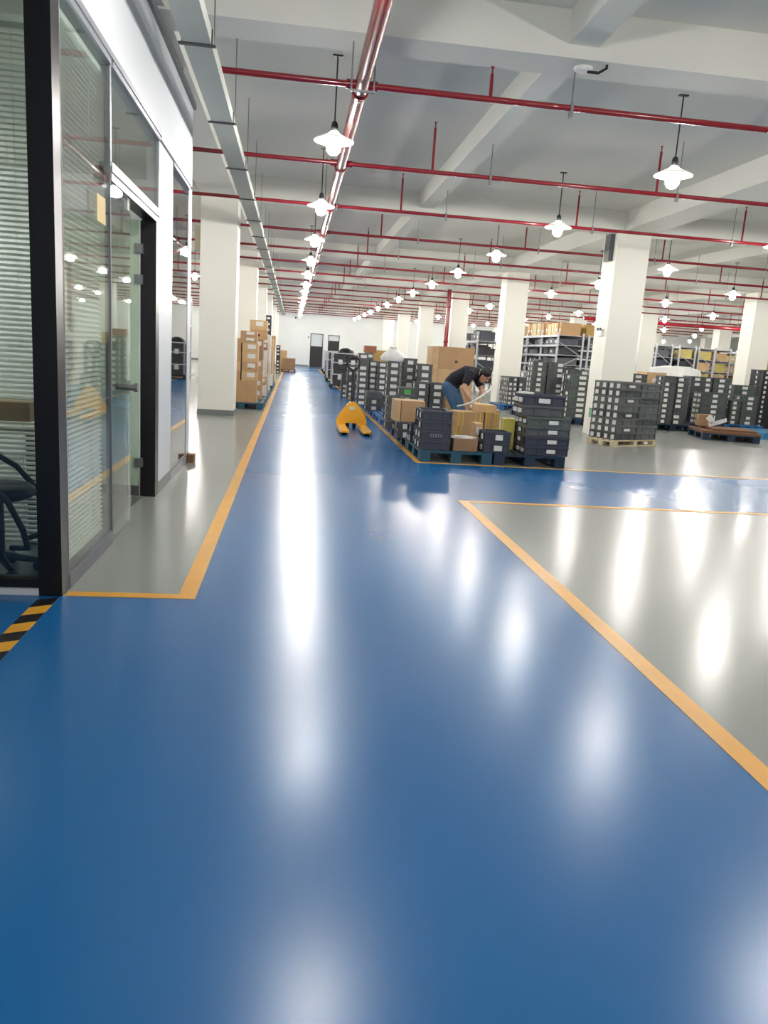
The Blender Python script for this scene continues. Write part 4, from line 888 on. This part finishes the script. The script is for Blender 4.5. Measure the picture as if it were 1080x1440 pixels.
# ------------------------------------------------------------------ person
def union_mesh(name, mb, mt, voxel=0.011, smooth=4):
    """merge overlapping shapes into one continuous surface"""
    o = bpy.data.objects.new(name, mb.mesh(name, mt)); C.objects.link(o)
    r = o.modifiers.new('r', 'REMESH'); r.mode = 'VOXEL'; r.voxel_size = voxel; r.use_smooth_shade = True
    q = o.modifiers.new('s', 'SMOOTH'); q.iterations = smooth; q.factor = 0.5
    nm = bpy.data.meshes.new_from_object(o.evaluated_get(bpy.context.evaluated_depsgraph_get())); nm.name = name
    bpy.data.objects.remove(o)
    nm.materials.clear(); nm.materials.append(mt)
    for p in nm.polygons: p.use_smooth = True
    return nm
def etube(mb, pts, radii, side, n=16):
    """tube with elliptical rings: radii (along side, other)"""
    pts = [Vector(p) for p in pts]; rings = []; sd = Vector(side).normalized()
    P = []; Q = []
    for k, p in enumerate(pts):
        d = (pts[min(k+1, len(pts)-1)]-pts[max(k-1, 0)]).normalized()
        ra, rb = radii[k] if isinstance(radii[k], tuple) else (radii[k], radii[k])
        u_ = (sd-d*sd.dot(d)).normalized(); w_ = d.cross(u_)
        rings.append((p, d, u_, w_, ra, rb))
    full = []
    p, d, u_, w_, ra, rb = rings[0]
    for t in (0.9, 0.5): full.append((p-d*t*0.9*min(ra, rb), u_, w_, ra*math.sqrt(1-t*t), rb*math.sqrt(1-t*t)))
    full += [(p, u_, w_, ra, rb) for p, d, u_, w_, ra, rb in rings]
    p, d, u_, w_, ra, rb = rings[-1]
    for t in (0.5, 0.9): full.append((p+d*t*0.9*min(ra, rb), u_, w_, ra*math.sqrt(1-t*t), rb*math.sqrt(1-t*t)))
    vs = [p+u_*(ra*math.cos(2*PI*i/n))+w_*(rb*math.sin(2*PI*i/n)) for p, u_, w_, ra, rb in full for i in range(n)]
    m_ = len(full)
    mb.add(vs, [(k*n+i, k*n+(i+1) % n, (k+1)*n+(i+1) % n, (k+1)*n+i) for k in range(m_-1) for i in range(n)]+[tuple(range(n-1, -1, -1)), tuple(range(m_*n-n, m_*n))], 0, True)
    return mb
V = lambda *a: Vector(a)
PB = V(2.62, 12.68, 0)          # where the feet stand
hip = V(2.60, 12.66, 0.88); waist = V(2.67, 12.60, 1.0); chest = V(2.84, 12.50, 1.10); neckb = V(2.96, 12.43, 1.13); neckt = V(3.02, 12.40, 1.11); headc = V(3.085, 12.37, 1.085)
side_ = V(0.5, 0.86, 0)         # person's left-right axis
shN = chest*0.35+neckb*0.65-side_*0.17+V(0, 0, -0.02); shF = chest*0.35+neckb*0.65+side_*0.17+V(0, 0, -0.02)
elN = V(2.72, 12.20, 0.87); haN = V(2.86, 12.10, 0.66); elF = V(3.10, 12.52, 0.84); haF = V(3.0, 12.26, 0.66)
hpN = hip-side_*0.1; hpF = hip+side_*0.1
knN = V(2.72, 12.50, 0.48); knF = V(2.82, 12.68, 0.48); anN = V(2.63, 12.60, 0.09); anF = V(2.73, 12.78, 0.09)
toeN = anN+V(0.17, -0.1, -0.06); toeF = anF+V(0.17, -0.1, -0.06)
pr_ = empty('person', 'person in dark polo shirt and blue jeans stooping over strapped cartons', 'person', PB)
inv = Matrix.Translation(-PB)
L_ = lambda v_: v_-PB
def hand(mb, h, el, sd):
    d = (h-el).normalized(); n_ = d.cross(sd).normalized()
    etube(mb, [L_(h), L_(h+d*0.045), L_(h+d*0.085)], [(.026, .02), (.04, .016), (.038, .014)], sd, 10)
    for o_, L in ((-0.03, 0.062), (-0.01, 0.078), (0.01, 0.074), (0.03, 0.056)):
        b0 = L_(h+sd*o_+d*0.08)
        mb.tube([b0, b0+d*L*0.45+n_*0.006, b0+d*L*0.8+n_*0.022, b0+d*L*0.95+n_*0.04], [.0095, .009, .0085, .007], 8)
    b0 = L_(h+sd*0.03+d*0.02)
    mb.tube([b0, b0+d*0.03+sd*0.022, b0+d*0.06+sd*0.025+n_*0.015], [.012, .011, .008], 8)
sN = side_.normalized()
bb = MB()
etube(bb, [L_(hip), L_(waist), L_(chest), L_(neckb)], [(.15, .11), (.14, .1), (.165, .115), (.09, .07)], sN)
etube(bb, [L_(neckb), L_(neckt)], [.055, .052], sN)
hf = V(0.62, -0.46, -0.62).normalized(); hu = V(0.45, -0.2, 0.8); hu = (hu-hf*hu.dot(hf)).normalized()     # head up and face directions
etube(bb, [L_(headc-hu*0.075+hf*0.02), L_(headc-hu*0.03+hf*0.008), L_(headc+hu*0.03), L_(headc+hu*0.07-hf*0.005)], [(.05, .055), (.068, .08), (.074, .092), (.062, .075)], sN)
etube(bb, [L_(headc-hu*0.005+hf*0.08), L_(headc-hu*0.03+hf*0.1)], [.011, .015], sN, 8)       # nose
etube(bb, [L_(headc-hu*0.06+hf*0.07), L_(headc-hu*0.068+hf*0.075)], [(.024, .008), (.022, .008)], sN, 8)  # lips
for s2 in (-1, 1): etube(bb, [L_(headc+sN*0.074*s2-hf*0.005+hu*0.015), L_(headc+sN*0.078*s2-hf*0.01-hu*0.03)], [(.009, .018), (.008, .013)], sN, 8)
for sh, el, ha in ((shN, elN, haN), (shF, elF, haF)):
    etube(bb, [L_(sh), L_(sh.lerp(el, .5)), L_(el), L_(el.lerp(ha, .35)), L_(ha)], [.058, .05, .042, .04, .027], sN, 12)
    hand(bb, ha, el, sN)
for hp, kn, an in ((hpN, knN, anN), (hpF, knF, anF)):
    etube(bb, [L_(hp), L_(hp.lerp(kn, .5)), L_(kn), L_(kn.lerp(an, .35)), L_(an)], [.088, .078, .056, .055, .036], sN, 12)
    etube(bb, [L_(an+V(-0.03, 0.02, -0.04)), L_(an+V(0.08, -0.05, -0.05)), L_(an+V(0.15, -0.09, -0.055))], [.036, .036, .028], sN, 10)
body = ob('body', union_mesh('body', bb, M_SKIN, 0.0065, 3), pr_)
sb_ = MB()
etube(sb_, [L_(hip.lerp(waist, .35)), L_(waist), L_(chest), L_(neckb)], [(.175, .135), (.168, .128), (.188, .138), (.1, .085)], sN)
for sh, el in ((shN, elN), (shF, elF)): etube(sb_, [L_(neckb), L_(sh), L_(sh.lerp(el, .6))], [.075, .082, .07], sN, 12)
so_ = ob('polo_shirt', union_mesh('polo_shirt', sb_, M_SHIRT, 0.011, 4), pr_)
etube(MB(), [(0, 0, 0), (0, 0, 1)], [1, 1], (1, 0, 0))
cl = MB(); cl.cyl(L_(neckb.lerp(neckt, -0.1)), L_(neckb.lerp(neckt, 0.45)), 0.082, 16, 0.068); cl.build('collar', M_SHIRT, so_)
jb = MB()
etube(jb, [L_(hip.lerp(waist, .45)), L_(hip), L_(hip+V(0.01, 0, -0.08))], [(.16, .12), (.172, .135), (.165, .13)], sN)
for hp, kn, an in ((hpN, knN, anN), (hpF, knF, anF)):
    etube(jb, [L_(hp), L_(hp.lerp(kn, .5)), L_(kn), L_(kn.lerp(an, .5)), L_(an+V(0, 0, 0.02))], [.112, .1, .08, .075, .07], sN, 14)
jo_ = ob('jeans', union_mesh('jeans', jb, M_JEANS, 0.011, 4), pr_)
hm = MB()
etube(hm, [L_(headc-hu*0.045-hf*0.045), L_(headc+hu*0.0-hf*0.03), L_(headc+hu*0.05-hf*0.012), L_(headc+hu*0.09-hf*0.006), L_(headc+hu*0.118-hf*0.006)], [(.06, .055), (.083, .084), (.09, .101), (.08, .09), (.052, .06)], sN)
ob('hair', union_mesh('hair', hm, M_HAIR, 0.008, 3), pr_)
for s2 in (-1, 1):
    p_ = L_(headc+sN*0.032*s2+hf*0.078+hu*0.01); MB().lathe([(0, -.009), (.008, -.006), (.01, 0), (.008, .006), (0, .009)], 8, 0, p_).build('eye', M_HAIR, pr_)
for an in (anN, anF):
    p_ = inv @ an; MB().tube([p_+V(-0.05, 0.03, -0.04), p_+V(0.02, -0.01, -0.035), p_+V(0.12, -0.07, -0.05), p_+V(0.19, -0.11, -0.055)], [0.045, 0.05, 0.042, 0.03], 10).build('shoe', M_SHOE, pr_)
# what the person handles
carton(0.46, 0.34, 0.56, (3.12, 12.3, 0.0), R_(-4), 'tall carton standing under the hands of the person', mt=M_CARD)
st0, st1 = aty(643, 571, 11.46), aty(688, 549, 12.05); st0.z = max(st0.z, 0.592)
tag(MB().tube([Vector((0, 0, 0))+(st1-st0)*t+Vector((0, 0, -0.05*math.sin(PI*t))) for t in (0, .2, .4, .6, .8, 1)], [0.01, 0.011, 0.013, 0.017, 0.022, 0.026], 6).build('white_strap', M_PAPER, None, st0), 'white plastic strap held across the cartons by the person', 'strap')
print('lamps', NL, 'crates', NC, 'objects', len(bpy.data.objects))
